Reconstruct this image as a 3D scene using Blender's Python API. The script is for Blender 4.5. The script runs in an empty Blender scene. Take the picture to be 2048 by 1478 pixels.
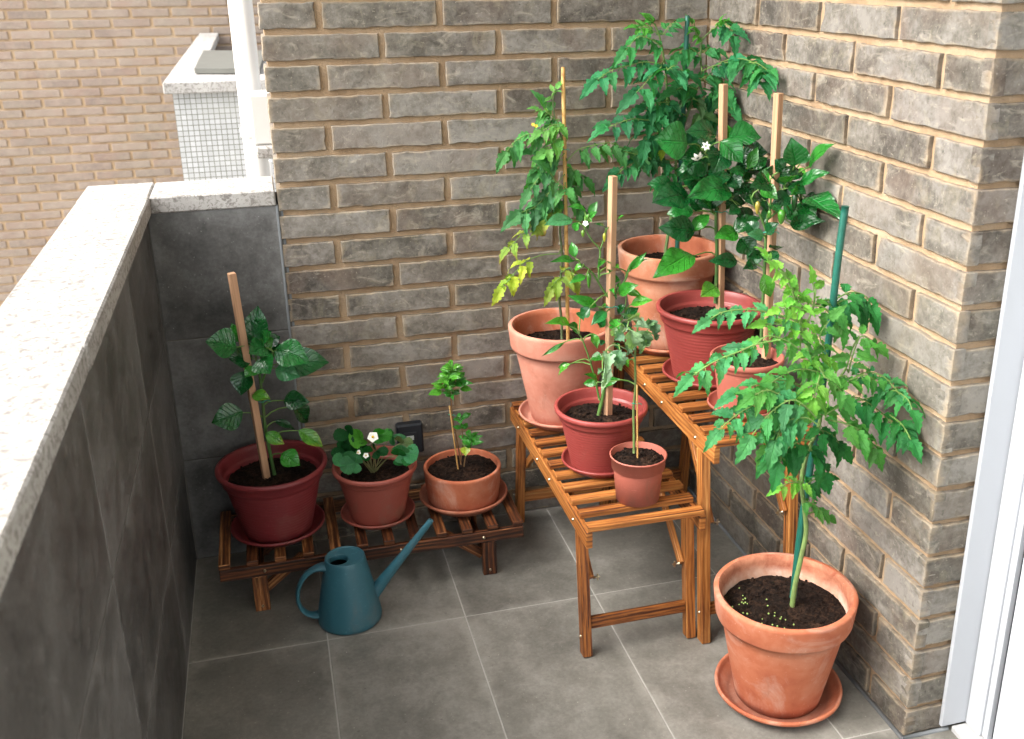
import bpy, math, random
from mathutils import Vector as V, Matrix, noise
from math import pi, sin, cos, radians
random.seed(11)
sc = bpy.context.scene
COL = sc.collection
# ------------------------------------------------------------------ camera
PAR = (2060.1402, -0.99277, -2.25344, 1.30005, 1.2170, 0.0080, -0.2748, 87.2041, -44.3422)
F = PAR[0]; CAM = V(PAR[1:4])
from mathutils import Euler
RM = Euler(PAR[4:7], 'XYZ').to_matrix()
cd = bpy.data.cameras.new('camera'); co = bpy.data.objects.new('camera', cd); COL.objects.link(co)
co.location = CAM; co.rotation_euler = PAR[4:7]
cd.sensor_width = 36; cd.lens = F/2048*36; cd.shift_x = -PAR[7]/2048; cd.shift_y = PAR[8]/2048
cd.clip_start = 0.02; cd.clip_end = 400
cd.dof.use_dof = True; cd.dof.focus_distance = 2.02; cd.dof.aperture_fstop = 7.0
sc.camera = co
def at(px, py, y):                       # picture point -> world point on the vertical plane y
    d = RM @ V(((px-1024-PAR[7])/F, -(py-739-PAR[8])/F, -1)); return CAM + d*((y-CAM.y)/d.y)
def atz(px, py, z):
    d = RM @ V(((px-1024-PAR[7])/F, -(py-739-PAR[8])/F, -1)); return CAM + d*((z-CAM.z)/d.z)
def ppu(y):                              # metres per picture pixel on that plane
    return (at(1100, 600, y)-at(1101, 600, y)).length
# ------------------------------------------------------------------ mesh builder
class MB:
    def __init__(s): s.v=[]; s.f=[]; s.uv=[]; s.c=[]; s.sm=[]; s.mi=[]
    def vert(s, p, c=(1,1,1,1)): s.v.append(tuple(p)); s.c.append(c); return len(s.v)-1
    def face(s, idx, uv=None, smooth=False, mi=0):
        s.f.append(tuple(idx)); s.uv.append(uv or [(0,0)]*len(idx)); s.sm.append(smooth); s.mi.append(mi)
    def grid(s, rows, uvs=None, smooth=True, c=None, closed=False, mi=0, cs=None):
        ids=[]
        for i,r in enumerate(rows):
            ids.append([s.vert(p, (cs[i][j] if cs else (c or (1,1,1,1)))) for j,p in enumerate(r)])
        n=len(rows[0])
        for i in range(len(rows)-1):
            for j in range(n if closed else n-1):
                k=(j+1)%n
                q=(ids[i][j],ids[i][k],ids[i+1][k],ids[i+1][j])
                if uvs: u=[uvs[i][j],uvs[i][k] if k else (uvs[i][j][0]+1/n,uvs[i][j][1]),uvs[i+1][k] if k else (uvs[i+1][j][0]+1/n,uvs[i+1][j][1]),uvs[i+1][j]]
                else: u=None
                s.face(q,u,smooth,mi)
        return ids
    def box(s, a, b, ch=0.0, c=(1,1,1,1), ax=0, M=None, smooth=False, off=None):
        # axis-aligned box a..b, chamfered by ch, uv in metres along axis ax, optional matrix
        a=V(a); b=V(b); ctr=(a+b)/2; h=(b-a)/2
        off=off or (random.random()*9, random.random()*9)
        P={}
        for sx in (-1,1):
            for sy in (-1,1):
                for sz in (-1,1):
                    for k in range(3):
                        e=[h.x-ch,h.y-ch,h.z-ch]; e[k]+=ch
                        if ch==0 and k: P[(sx,sy,sz,k)]=P[(sx,sy,sz,0)]; continue
                        p=V((sx*e[0],sy*e[1],sz*e[2])); q=ctr+p
                        if M is not None: q=M@q
                        P[(sx,sy,sz,k)]=(s.vert(q,c), p+ctr)
        def add(keys, nax):
            vs=[P[k] for k in keys]
            o=[i for i in range(3) if i!=nax]
            if nax==ax: ua,va=o
            else: ua=ax; va=[i for i in o if i!=ax][0]
            uv=[(w[1][ua]+off[0], w[1][va]+off[1]) for w in vs]
            pts=[w[1] for w in vs]
            n=(pts[1]-pts[0]).cross(pts[2]-pts[1]); cc=sum(pts,V((0,0,0)))/len(pts)-ctr
            if n.dot(cc)<0: vs=vs[::-1]; uv=uv[::-1]
            s.face([w[0] for w in vs],uv,smooth)
        R=(-1,1)
        for k in range(3):
            for sg in R:
                def key(p,q):
                    t=[0,0,0]; t[k]=sg; o=[i for i in range(3) if i!=k]; t[o[0]]=p; t[o[1]]=q; return (*t,k)
                add([key(-1,-1),key(1,-1),key(1,1),key(-1,1)],k)
        if ch>0:
            for k in range(3):
                o=[i for i in range(3) if i!=k]
                for p in R:
                    for q in R:
                        def kk(e,n):
                            t=[0,0,0]; t[k]=e; t[o[0]]=p; t[o[1]]=q; return (*t,n)
                        add([kk(-1,o[0]),kk(1,o[0]),kk(1,o[1]),kk(-1,o[1])],o[0])
            for sx in R:
                for sy in R:
                    for sz in R: add([(sx,sy,sz,0),(sx,sy,sz,1),(sx,sy,sz,2)],0)
    def bar(s, p0, p1, w, h, up=(0,0,1), ch=0.0012, c=(1,1,1,1)):
        # square bar from p0 to p1 (centre line), w across, h along 'up'
        p0=V(p0); p1=V(p1); d=(p1-p0); L=d.length; x=d/L
        z=V(up); z=(z-x*z.dot(x)).normalized(); y=z.cross(x)
        M=Matrix((x,y,z)).transposed().to_4x4(); M.translation=p0
        s.box((0,-w/2,-h/2),(L,w/2,h/2),ch,c,0,M)
    def tube(s, pts, rad, n=10, c=(1,1,1,1), cap=True, flat=1.0, side=None, cs=None):
        pts=[V(p) for p in pts]; m=len(pts); rows=[]; uvs=[]; ref=V(side) if side else V((0.13,1,0.31)); L=0
        for i,p in enumerate(pts):
            t=(pts[min(i+1,m-1)]-pts[max(i-1,0)]).normalized()
            a=t.cross(ref).normalized(); b=t.cross(a).normalized()
            r=rad[i] if isinstance(rad,(list,tuple)) else rad
            if i: L+=(p-pts[i-1]).length
            rows.append([p+a*(r*cos(2*pi*k/n))+b*(r*flat*sin(2*pi*k/n)) for k in range(n)])
            uvs.append([(k/n,L) for k in range(n)])
        ids=s.grid(rows,uvs,True,c,True,cs=[[q]*n for q in cs] if cs else None)
        if cap:
            s.face(ids[0][::1]); s.face(ids[-1][::-1])
    def lathe(s, prof, ctr, n=80, c=(1,1,1,1), mi=0, noise_amp=0.0):
        rows=[];uvs=[];L=0
        for i,(r,z) in enumerate(prof):
            if i: L+=math.hypot(r-prof[i-1][0],z-prof[i-1][1])
            row=[]
            for k in range(n):
                a=2*pi*k/n; rr=r
                if noise_amp: rr+=noise_amp*noise.noise(V((cos(a)*2.0+ctr[0]*31,sin(a)*2.0,z*14)))
                row.append(V((ctr[0]+rr*cos(a),ctr[1]+rr*sin(a),ctr[2]+z)))
            rows.append(row); uvs.append([(k/n,L) for k in range(n)])
        ids=s.grid(rows,uvs,True,c,True,mi)
        return ids
    def sphere(s, ctr, r, n=8, m=5, c=(1,1,1,1), sc_=(1,1,1), jit=0.0):
        rows=[]
        for i in range(m+1):
            th=pi*i/m; row=[]
            for k in range(n):
                ph=2*pi*k/n; j=1+jit*(random.random()-.5)
                row.append(V(ctr)+V((sin(th)*cos(ph)*r*sc_[0]*j, sin(th)*sin(ph)*r*sc_[1]*j, cos(th)*r*sc_[2]*j)))
            if i in (0,m): row=[V(ctr)+V((0,0,(1 if i==0 else -1)*r*sc_[2]))]*n
            rows.append(row)
        s.grid(rows,None,jit==0,c,True)
    def build(s, name, mat, parent=None, loc=None):
        me=bpy.data.meshes.new(name); o_=V(loc) if loc else V((0,0,0))
        me.from_pydata([V(p)-o_ for p in s.v],[],s.f); me.update()
        uvl=me.uv_layers.new(name='UVMap'); flat=[x for u in s.uv for q in u for x in q]
        uvl.data.foreach_set('uv',flat)
        ca=me.color_attributes.new('col','FLOAT_COLOR','POINT'); ca.data.foreach_set('color',[x for q in s.c for x in q])
        me.polygons.foreach_set('use_smooth',s.sm); me.polygons.foreach_set('material_index',s.mi)
        for m in (mat if isinstance(mat,(list,tuple)) else [mat]): me.materials.append(m)
        o=bpy.data.objects.new(name,me); COL.objects.link(o)
        if parent is not None: o.parent=parent; o.matrix_parent_inverse=Matrix.Translation(-V(parent.location)) if not loc else Matrix.Identity(4)
        if loc: o.location=o_
        return o
def thing(name,label,cat,loc=(0,0,0),group=None):
    o=bpy.data.objects.new(name,None); COL.objects.link(o); o.location=loc; o.empty_display_size=.05
    return tag(o,label,cat,group)
def tag(o,label,cat,group=None):
    o['label']=label; o['category']=cat
    if group: o['group']=group
    return o
def struct(o): o['kind']='structure'; return o
# ------------------------------------------------------------------ materials
class Mat:
    def __init__(s,name):
        s.m=bpy.data.materials.new(name); s.m.use_nodes=True; s.t=s.m.node_tree; s.n=s.t.nodes
        s.b=s.n['Principled BSDF']; s.out=s.n['Material Output']
    def N(s,typ,**kw):
        n=s.n.new('ShaderNode'+typ)
        for k,v in kw.items():
            if k in n.inputs: n.inputs[k].default_value=v
            else: setattr(n,k,v)
        return n
    def L(s,a,b): s.t.links.new(a,b)
    def obj(s): return s.N('TexCoord').outputs['Object']
    def geo(s): return s.N('NewGeometry').outputs['Position']
    def uv(s): return s.N('TexCoord').outputs['UV']
    def mapping(s,src,scale=(1,1,1),loc=(0,0,0)):
        n=s.N('Mapping'); n.inputs['Scale'].default_value=scale; n.inputs['Location'].default_value=loc; s.L(src,n.inputs['Vector']); return n.outputs[0]
    def noise(s,src,scale,detail=5,rough=.55,dist=0.0,col=False):
        n=s.N('TexNoise',Scale=scale,Detail=detail,Roughness=rough,Distortion=dist); s.L(src,n.inputs['Vector']); return n.outputs['Color' if col else 'Fac']
    def ramp(s,src,stops):
        n=s.N('ValToRGB'); e=n.color_ramp.elements
        while len(e)<len(stops): e.new(.5)
        for el,(p,c) in zip(e,stops):
            el.position=p; el.color=(*c,1) if not isinstance(c,(int,float)) else (c,c,c,1)
        s.L(src,n.inputs[0]); return n.outputs[0]
    def mix(s,fac,a,b,typ='MIX'):
        n=s.N('Mix',data_type='RGBA',blend_type=typ)
        for i,x in ((0,fac),(6,a),(7,b)):
            if hasattr(x,'is_output'): s.L(x,n.inputs[i])
            else: n.inputs[i].default_value=x if i==0 else ((*x,1) if len(x)==3 else x)
        return n.outputs[2]
    def math(s,op,a,b=0.0,c=None):
        n=s.N('Math',operation=op)
        for i,x in enumerate((a,b,c)):
            if x is None: continue
            if hasattr(x,'is_output'): s.L(x,n.inputs[i])
            else: n.inputs[i].default_value=x
        return n.outputs[0]
    def bump(s,h,strength=.5,dist=.002,normal=None):
        n=s.N('Bump',Strength=strength,Distance=dist); s.L(h,n.inputs['Height'])
        if normal is not None: s.L(normal,n.inputs['Normal'])
        s.L(n.outputs[0],s.b.inputs['Normal']); return n.outputs[0]
    def set(s,col=None,rough=None,spec=None):
        for k,x in (('Base Color',col),('Roughness',rough),('Specular IOR Level',spec)):
            if x is None: continue
            if hasattr(x,'is_output'): s.L(x,s.b.inputs[k])
            else: s.b.inputs[k].default_value=(*x,1) if k=='Base Color' else x
        return s.m
    def attr(s,name='col'):
        n=s.N('Attribute',attribute_name=name); return n.outputs['Color'],n.outputs['Alpha']
    def sep(s,c):
        n=s.N('SeparateColor'); s.L(c,n.inputs[0]); return n.outputs
def brick_mat(name,dark,mid,light,pale,edge):
    m=Mat(name); P=m.geo(); c,a=m.attr(); r,g,b=m.sep(c)
    P2=m.N('VectorMath',operation='ADD'); m.L(P,P2.inputs[0]); sc3=m.N('VectorMath',operation='SCALE'); m.L(c,sc3.inputs[0]); sc3.inputs['Scale'].default_value=3.0
    cxy=m.N('CombineXYZ'); m.L(r,cxy.inputs[0]); m.L(g,cxy.inputs[1]); m.L(r,cxy.inputs[2]); m.L(cxy.outputs[0],sc3.inputs[0]); m.L(sc3.outputs[0],P2.inputs[1]); Q=P2.outputs[0]
    big=m.noise(m.mapping(Q,(1,1,1.3)),13,4,.6,.35)
    fine=m.noise(Q,75,6,.7,.3)
    mixn=m.math('ADD',m.math('MULTIPLY',big,.62),m.math('MULTIPLY',fine,.5))
    mixn=m.math('ADD',mixn,m.math('MULTIPLY',m.math('SUBTRACT',r,.5),.2))
    base=m.ramp(mixn,[(.4,dark),(.54,mid),(.7,light)])
    wf=m.math('MULTIPLY',g,m.ramp(m.noise(Q,9,3,.6,.5),[(.4,0.0),(.65,1.0)])); base=m.mix(m.math('MULTIPLY',wf,.6),base,(.15,.1,.075) if name!='far_brick' else (.26,.17,.13))
    yl=m.ramp(m.noise(m.mapping(Q,(1,1,.7)),24,5,.7,.9),[(.55,0.0),(.68,1.0)]); base=m.mix(m.math('MULTIPLY',yl,.24),base,(.34,.3,.2))
    # pale smears / efflorescence
    sm=m.noise(m.mapping(Q,(1,1,2.2)),19,5,.65,1.2)
    eff=m.ramp(sm,[(.56,0.0),(.7,1.0)])
    base=m.mix(m.math('MULTIPLY',eff,.5),base,pale)
    spk=m.ramp(m.noise(Q,210,3,.5),[(.66,0.0),(.72,1.0)])
    base=m.mix(m.math('MULTIPLY',spk,.5),base,pale)
    ed=m.math('MULTIPLY',b,m.math('ADD',m.math('MULTIPLY',m.noise(Q,16,5,.7,.8),1.5),-.12))
    base=m.mix(m.ramp(ed,[(.4,0.0),(.8,.6)]),base,edge)
    dk=m.ramp(m.noise(Q,150,4,.6),[(.27,1.0),(.35,0.0)])
    base=m.mix(m.math('MULTIPLY',dk,.6),base,(.035,.034,.03))
    gr=m.ramp(m.noise(P,2.3,3,.5),[(.35,0.0),(.75,1.0)])
    base=m.mix(m.math('MULTIPLY',gr,.25),base,(.2,.2,.15),'MIX')
    m.bump(m.math('ADD',m.math('MULTIPLY',fine,1.0),m.math('MULTIPLY',m.noise(Q,260,3,.6),.5)),.55,.0022)
    return m.set(base,.88,.25)
def mortar_mat():
    m=Mat('mortar'); P=m.geo()
    c=m.ramp(m.noise(P,9,5,.6,.3),[(.3,(.3,.205,.125)),(.5,(.43,.3,.185)),(.75,(.48,.37,.26))])
    grit=m.noise(P,420,3,.7)
    c=m.mix(m.ramp(grit,[(.55,0.0),(.75,.45)]),c,(.22,.16,.1))
    c=m.mix(m.ramp(m.noise(P,60,4,.6),[(.6,0.0),(.8,.4)]),c,(.2,.18,.14))
    m.bump(m.math('ADD',grit,m.noise(P,90,4,.6)),.8,.003)
    return m.set(c,.95,.15)
BRICK=brick_mat('grey_brown_brick',(.066,.058,.05),(.146,.131,.113),(.25,.231,.208),(.4,.36,.29),(.42,.32,.21))
BRICKFAR=brick_mat('far_brick',(.195,.15,.125),(.245,.19,.155),(.29,.228,.184),(.35,.29,.24),(.34,.26,.18))
MORTAR=mortar_mat()
def tile_mat(name,c0,c1,c2,rough=.5,cloud=.6,tint=None):
    m=Mat(name); P=m.geo(); at_,_=m.attr(); r,g,b=m.sep(at_)
    o=m.N('VectorMath',operation='ADD'); m.L(P,o.inputs[0]); cx=m.N('CombineXYZ'); m.L(m.math('MULTIPLY',r,7.0),cx.inputs[0]); m.L(m.math('MULTIPLY',g,5.0),cx.inputs[1]); m.L(cx.outputs[0],o.inputs[1]); Q=o.outputs[0]
    big=m.noise(Q,3.6,6,.62,.5); fine=m.noise(Q,120,4,.7); med=m.noise(Q,22,5,.65,.4)
    f=m.math('ADD',m.math('MULTIPLY',big,.55),m.math('ADD',m.math('MULTIPLY',med,.3),m.math('MULTIPLY',fine,.22)))
    f=m.math('ADD',f,m.math('MULTIPLY',m.math('SUBTRACT',r,.5),.08))
    c=m.ramp(f,[(.42,c0),(.53,c1),(.66,c2)])
    # lime bloom near the joints and in scattered clouds
    ed=m.math('MULTIPLY',b,m.noise(Q,14,5,.7,.6))
    c=m.mix(m.ramp(ed,[(.3,0.0),(.62,cloud)]),c,tuple(min(1,x*1.55+.015) for x in c2))
    sp=m.ramp(m.noise(Q,170,2,.5),[(.7,0.0),(.76,.55)]); c=m.mix(sp,c,tuple(x*1.8 for x in c2))
    dk=m.ramp(m.noise(Q,95,3,.6),[(.25,.5),(.34,0.0)]); c=m.mix(dk,c,tuple(x*.45 for x in c0))
    m.bump(m.math('ADD',m.math('MULTIPLY',fine,.6),m.math('MULTIPLY',m.noise(Q,300,3,.6),.5)),.3,.0014)
    return m.set(c,m.ramp(med,[(.3,rough-.1),(.7,rough+.15)]),.45)
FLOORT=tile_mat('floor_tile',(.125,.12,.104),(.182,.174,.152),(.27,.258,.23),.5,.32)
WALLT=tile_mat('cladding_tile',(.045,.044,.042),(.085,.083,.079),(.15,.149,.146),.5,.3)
def simple(name,col,rough=.5,spec=.5,metal=0,nz=0,nscale=40,bump=0,bs=200):
    m=Mat(name); P=m.geo(); c=col
    if nz:
        c=m.mix(m.math('MULTIPLY',m.ramp(m.noise(P,nscale,5,.6,.2),[(.3,0.0),(.75,1.0)]),nz),col,tuple(x*.45 for x in col))
    if bump: m.bump(m.noise(P,bs,4,.6),bump,.0015)
    m.b.inputs['Metallic'].default_value=metal
    return m.set(c,rough,spec)
GROUT=simple('grout',(.44,.425,.39),.9,.2,nz=.4,nscale=25,bump=.3)
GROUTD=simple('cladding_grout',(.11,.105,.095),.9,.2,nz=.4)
SEAL=simple('joint_sealant',(.2,.215,.225),.6,.4,nz=.5,nscale=12)
WHITEP=simple('white_pvc',(.47,.49,.52),.35,.5,nz=.06,nscale=3)
WHITEPIPE=simple('white_pipe',(.6,.59,.56),.45,.4,nz=.12,nscale=6)
SILLM=simple('white_sill',(.46,.46,.46),.4,.5,nz=.15,nscale=30)
BLACKG=simple('gasket_and_recess_shade',(.012,.014,.018),.6,.3)  # door seal, and the painted shade in the box opening
BLACKP=simple('black_plastic_and_can_shade',(.012,.015,.02),.42,.4,nz=.3,bump=.15)  # wall device, and the painted shade in the watering can
LCDM=simple('grey_display',(.42,.45,.42),.2,.6)
METAL=simple('brass_bolt',(.55,.47,.33),.32,.5,metal=1.0,nz=.3,nscale=150)
GREENTIE=simple('green_tie',(.02,.3,.2),.45,.5)
GREENST=simple('green_stake',(.012,.12,.085),.38,.5,nz=.5,nscale=60,bump=.5,bs=300)
STUCCO=simple('plaster',(.72,.7,.66),.9,.2,nz=.1,nscale=8,bump=.3)
GREYPANEL=simple('grey_panel',(.13,.13,.115),.7,.3,nz=.35,nscale=12)
def coping_mat():
    m=Mat('stone_coping'); P=m.geo()
    c=m.ramp(m.noise(P,7,5,.6,.3),[(.3,(.31,.297,.28)),(.7,(.43,.417,.395))])
    c=m.mix(m.ramp(m.noise(m.mapping(P,(1,1,1)),95,4,.72,.8),[(.49,0.0),(.6,.8)]),c,(.15,.135,.12))
    c=m.mix(m.ramp(m.noise(P,11,5,.7,.6),[(.52,0.0),(.75,.35)]),c,(.42,.39,.33))
    c=m.mix(m.ramp(m.noise(P,38,3,.7,.6),[(.72,0.0),(.78,.5)]),c,(.5,.38,.25))
    m.bump(m.noise(P,160,5,.7),.5,.002)
    return m.set(c,.85,.25)
COPING=coping_mat()
def mosaic_mat():
    m=Mat('white_mosaic'); b=m.N('TexBrick',offset=0.0,squash=1.0); u=m.uv(); m.L(u,b.inputs['Vector'])
    b.inputs['Color1'].default_value=(.46,.465,.47,1); b.inputs['Color2'].default_value=(.39,.395,.395,1); b.inputs['Mortar'].default_value=(.13,.13,.1,1)
    b.inputs['Scale'].default_value=1.0; b.inputs['Mortar Size'].default_value=.0016; b.inputs['Brick Width'].default_value=.0205; b.inputs['Row Height'].default_value=.0205; b.inputs['Mortar Smooth'].default_value=.3
    c=m.mix(m.ramp(m.noise(m.geo(),6,4,.6),[(.5,0.0),(.8,.35)]),b.outputs['Color'],(.5,.5,.45))
    m.bump(m.math('SUBTRACT',1.0,b.outputs['Fac']),.4,.002)
    return m.set(c,.3,.5)
MOSAIC=mosaic_mat()
def wood_mat(name,a,b,c,dk,burn=.5,st=(.36,.45,.55,.66)):
    m=Mat(name); u=m.uv(); at_,_=m.attr(); r,g,bb=m.sep(at_)
    s1=m.mapping(u,(2.4,95,1)); 
    w=m.noise(s1,1.0,3,.5,1.1)
    fib=m.noise(m.mapping(u,(22,620,1)),1.0,4,.6,.2)
    rings=m.N('TexWave',wave_type='BANDS',bands_direction='Y',Scale=34.0,Distortion=9.0,Detail=2.5); rings.inputs['Detail Scale'].default_value=.25
    m.L(m.mapping(u,(.55,1,1)),rings.inputs['Vector'])
    f=m.math('ADD',m.math('MULTIPLY',w,.5),m.math('ADD',m.math('MULTIPLY',fib,.36),m.math('MULTIPLY',rings.outputs['Fac'],.11)))
    f=m.math('ADD',f,m.math('MULTIPLY',m.math('SUBTRACT',r,.5),.14))
    col=m.ramp(f,[(st[0],dk),(st[1],a),(st[2],b),(st[3],c)])
    bt=m.ramp(m.noise(m.mapping(u,(7,26,1)),1.0,4,.6,.6),[(.5,0.0),(.72,burn)])
    col=m.mix(bt,col,dk)
    kn=m.N('TexVoronoi',Scale=1.0); m.L(m.mapping(u,(5,17,1)),kn.inputs['Vector'])
    col=m.mix(m.ramp(kn.outputs['Distance'],[(.05,.8),(.16,0.0)]),col,dk)
    m.bump(m.math('ADD',f,m.math('MULTIPLY',fib,.7)),.35,.0012)
    return m.set(col,.48,.4)
WOOD=wood_mat('stained_pine',(.3,.1,.022),(.43,.17,.042),(.56,.27,.085),(.075,.02,.007),.62,(.36,.45,.56,.69))
WOODD=wood_mat('dark_stained_pine',(.085,.026,.01),(.2,.068,.02),(.5,.24,.09),(.018,.007,.004),.9)
def stake_mat():
    m=Mat('stake_wood'); u=m.uv()
    f=m.noise(m.mapping(u,(4,160,1)),1.0,4,.6,.3)
    c=m.ramp(f,[(.3,(.38,.21,.115)),(.7,(.52,.31,.185))])
    m.bump(f,.2,.001); return m.set(c,.65,.3)
STAKE=stake_mat()
def bamboo_mat():
    m=Mat('bamboo'); u=m.uv()
    f=m.noise(m.mapping(u,(1,22,1)),2.0,4,.6,.4)
    c=m.ramp(f,[(.3,(.3,.13,.035)),(.5,(.58,.34,.11)),(.75,(.68,.46,.2))])
    return m.set(c,.5,.4)
BAMBOO=bamboo_mat()
def terra_mat(name,a,b,c,lime=.5,base_dark=True):
    m=Mat(name); P=m.obj()
    f=m.noise(m.mapping(P,(1,1,1.1)),11,6,.62,.5); f2=m.noise(P,60,4,.6)
    col=m.ramp(m.math('ADD',m.math('MULTIPLY',f,.8),m.math('MULTIPLY',f2,.2)),[(.3,a),(.5,b),(.7,c)])
    l=m.noise(P,7.5,6,.68,1.1)
    col=m.mix(m.ramp(l,[(.5,0.0),(.72,lime)]),col,(.62,.45,.36))
    stain=m.noise(m.mapping(P,(1,1,.5)),26,5,.7,.6)
    col=m.mix(m.ramp(stain,[(.6,0.0),(.78,.45)]),col,(.24,.1,.06))
    if name.startswith('lime'):
        zz=m.N('SeparateXYZ'); m.L(P,zz.inputs[0]); h=m.math('ADD',zz.outputs[2],m.math('MULTIPLY',m.noise(P,18,5,.7),.03))
        col=m.mix(m.ramp(h,[(.207,0.0),(.222,1.0)]),col,m.ramp(m.noise(P,26,5,.7,.6),[(.35,(.3,.09,.05)),(.65,(.52,.22,.13))]))
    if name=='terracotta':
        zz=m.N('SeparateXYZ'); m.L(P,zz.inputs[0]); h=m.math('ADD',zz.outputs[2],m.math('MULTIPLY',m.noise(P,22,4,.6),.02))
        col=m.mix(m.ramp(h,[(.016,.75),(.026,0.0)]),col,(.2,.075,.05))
    sp=m.ramp(m.noise(P,240,3,.5),[(.7,0.0),(.76,.5)]); col=m.mix(sp,col,(.7,.56,.45))
    m.bump(m.math('ADD',f2,m.noise(P,320,3,.6)),.3,.0012)
    return m.set(col,.86,.25)
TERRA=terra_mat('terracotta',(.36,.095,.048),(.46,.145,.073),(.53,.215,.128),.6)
TERRA2=terra_mat('weathered_terracotta',(.34,.115,.055),(.45,.18,.1),(.54,.28,.18),.85)
TERRAP=terra_mat('pink_terracotta',(.42,.15,.1),(.52,.21,.145),(.58,.28,.205),.3)
TERRAS=terra_mat('wet_terracotta',(.3,.09,.05),(.4,.14,.08),(.46,.18,.11),.25)
LIME=terra_mat('lime_stained_terracotta',(.42,.18,.11),(.58,.34,.24),(.78,.66,.58),1.0)
def plastic_mat(name,col,rough=.42,groove=0,dust=.25):
    m=Mat(name); P=m.obj(); col0=col; c=m.mix(m.math('MULTIPLY',m.ramp(m.noise(m.mapping(P,(1,1,2)),9,5,.65,.6),[(.45,0.0),(.8,1.0)]),dust),col,tuple(min(1,x*1.35+.05) for x in col))
    c=m.mix(m.ramp(m.noise(P,130,3,.6),[(.62,0.0),(.76,.25)]),c,tuple(min(1,x*1.6+.1) for x in col))
    sm=m.math('MULTIPLY',m.noise(m.mapping(P,(1,1,.45)),30,6,.7,1.0),m.noise(P,7,3,.6))
    c=m.mix(m.ramp(sm,[(.27,0.0),(.4,.5 if dust>.2 else .18)]),c,(.2,.13,.09))
    scr=m.noise(m.mapping(P,(1,1,9)),60,3,.5,.2)
    c=m.mix(m.ramp(scr,[(.66,0.0),(.7,.25)]),c,tuple(min(1,x*1.8+.06) for x in col0))
    m.bump(m.noise(P,190,3,.6),.1,.001)
    return m.set(c,m.ramp(m.noise(P,20,4,.6),[(.3,rough-.06),(.7,rough+.12)]),.5)
REDP=plastic_mat('dark_red_plastic',(.175,.022,.025),dust=.14)
REDP2=plastic_mat('red_plastic',(.27,.045,.038),dust=.18)
BRWP=plastic_mat('brown_red_plastic',(.3,.072,.05),.5)
TERP=plastic_mat('terracotta_coloured_plastic',(.4,.115,.08),.5)
BLUE=plastic_mat('teal_blue_plastic',(.027,.115,.15),.42,dust=.12)
def soil_mat():
    m=Mat('potting_soil'); P=m.obj()
    c=m.ramp(m.noise(P,95,5,.7,.5),[(.32,(.004,.003,.002)),(.5,(.022,.012,.008)),(.63,(.065,.034,.02)),(.76,(.15,.085,.05))])
    c=m.mix(m.ramp(m.noise(P,9,3,.6),[(.4,.6),(.7,0.0)]),c,(.007,.005,.004))
    m.bump(m.noise(P,150,6,.75),1.0,.007)
    return m.set(c,.95,.15)
SOIL=soil_mat()
BEAD=simple('fertiliser_bead',(.3,.42,.12),.5,.5)
def leaf_mat(name,rough,spec,pucker,vein=.5,transl=.25):
    m=Mat(name); c,a=m.attr(); u=m.uv(); s=m.N('SeparateXYZ'); m.L(u,s.inputs[0])
    au=m.math('MULTIPLY',m.math('ABSOLUTE',m.math('SUBTRACT',s.outputs[0],.5)),2.0)
    mid=m.ramp(au,[(.02,1.0),(.09,0.0)])
    ph=m.math('FRACT',m.math('SUBTRACT',m.math('MULTIPLY',s.outputs[1],7.0),m.math('MULTIPLY',au,1.9)))
    tri=m.math('ABSOLUTE',m.math('SUBTRACT',ph,.5))
    side=m.ramp(tri,[(.02,1.0),(.1,0.0)])
    vv=m.math('MAXIMUM',mid,m.math('MULTIPLY',side,.55))
    P=m.geo(); nz=m.noise(P,38,4,.6,.3)
    col=m.mix(m.math('MULTIPLY',m.ramp(nz,[(.3,0.0),(.75,1.0)]),.42),c,(.75,1.15,.5),'MULTIPLY')
    col=m.mix(m.ramp(m.noise(P,120,3,.6),[(.35,.3),(.6,0.0)]),col,(.3,.45,.35),'MULTIPLY')
    light=m.mix(1.0,col,(1.9,1.75,1.6),'MULTIPLY')
    col=m.mix(m.math('MULTIPLY',vv,vein),col,light)
    hh=m.math('ADD',m.math('MULTIPLY',m.math('SUBTRACT',0.0,vv),.8),m.math('MULTIPLY',m.noise(P,75 if pucker>.5 else 200,2,.4),pucker))
    m.bump(hh,.85,.0034 if pucker>.5 else .0022)
    m.set(col,m.ramp(nz,[(.3,rough-.07),(.7,rough+.1)]),spec)
    tr=m.N('BsdfTranslucent'); tc=m.mix(1.0,col,(1.5,1.9,.5),'MULTIPLY'); m.L(tc,tr.inputs[0])
    mx=m.N('MixShader'); mx.inputs[0].default_value=transl; m.L(m.b.outputs[0],mx.inputs[1]); m.L(tr.outputs[0],mx.inputs[2]); m.L(mx.outputs[0],m.out.inputs[0])
    return m.m
LEAFG=leaf_mat('glossy_leaf',.25,.65,.8,.36,.12)
LEAFM=leaf_mat('matt_leaf',.62,.3,.3,.4,.28)
def stem_mat():
    m=Mat('stem'); c,_=m.attr(); P=m.geo(); col=m.mix(m.ramp(m.noise(P,70,4,.6),[(.4,0.0),(.7,.45)]),c,(.12,.1,.05)); m.bump(m.noise(P,240,3,.6),.3,.001); return m.set(col,.6,.3)
STEM=stem_mat()
PETAL=simple('white_petal',(.8,.79,.72),.6,.3); YEL=simple('yellow_petal',(.75,.5,.03),.6,.3)
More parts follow.
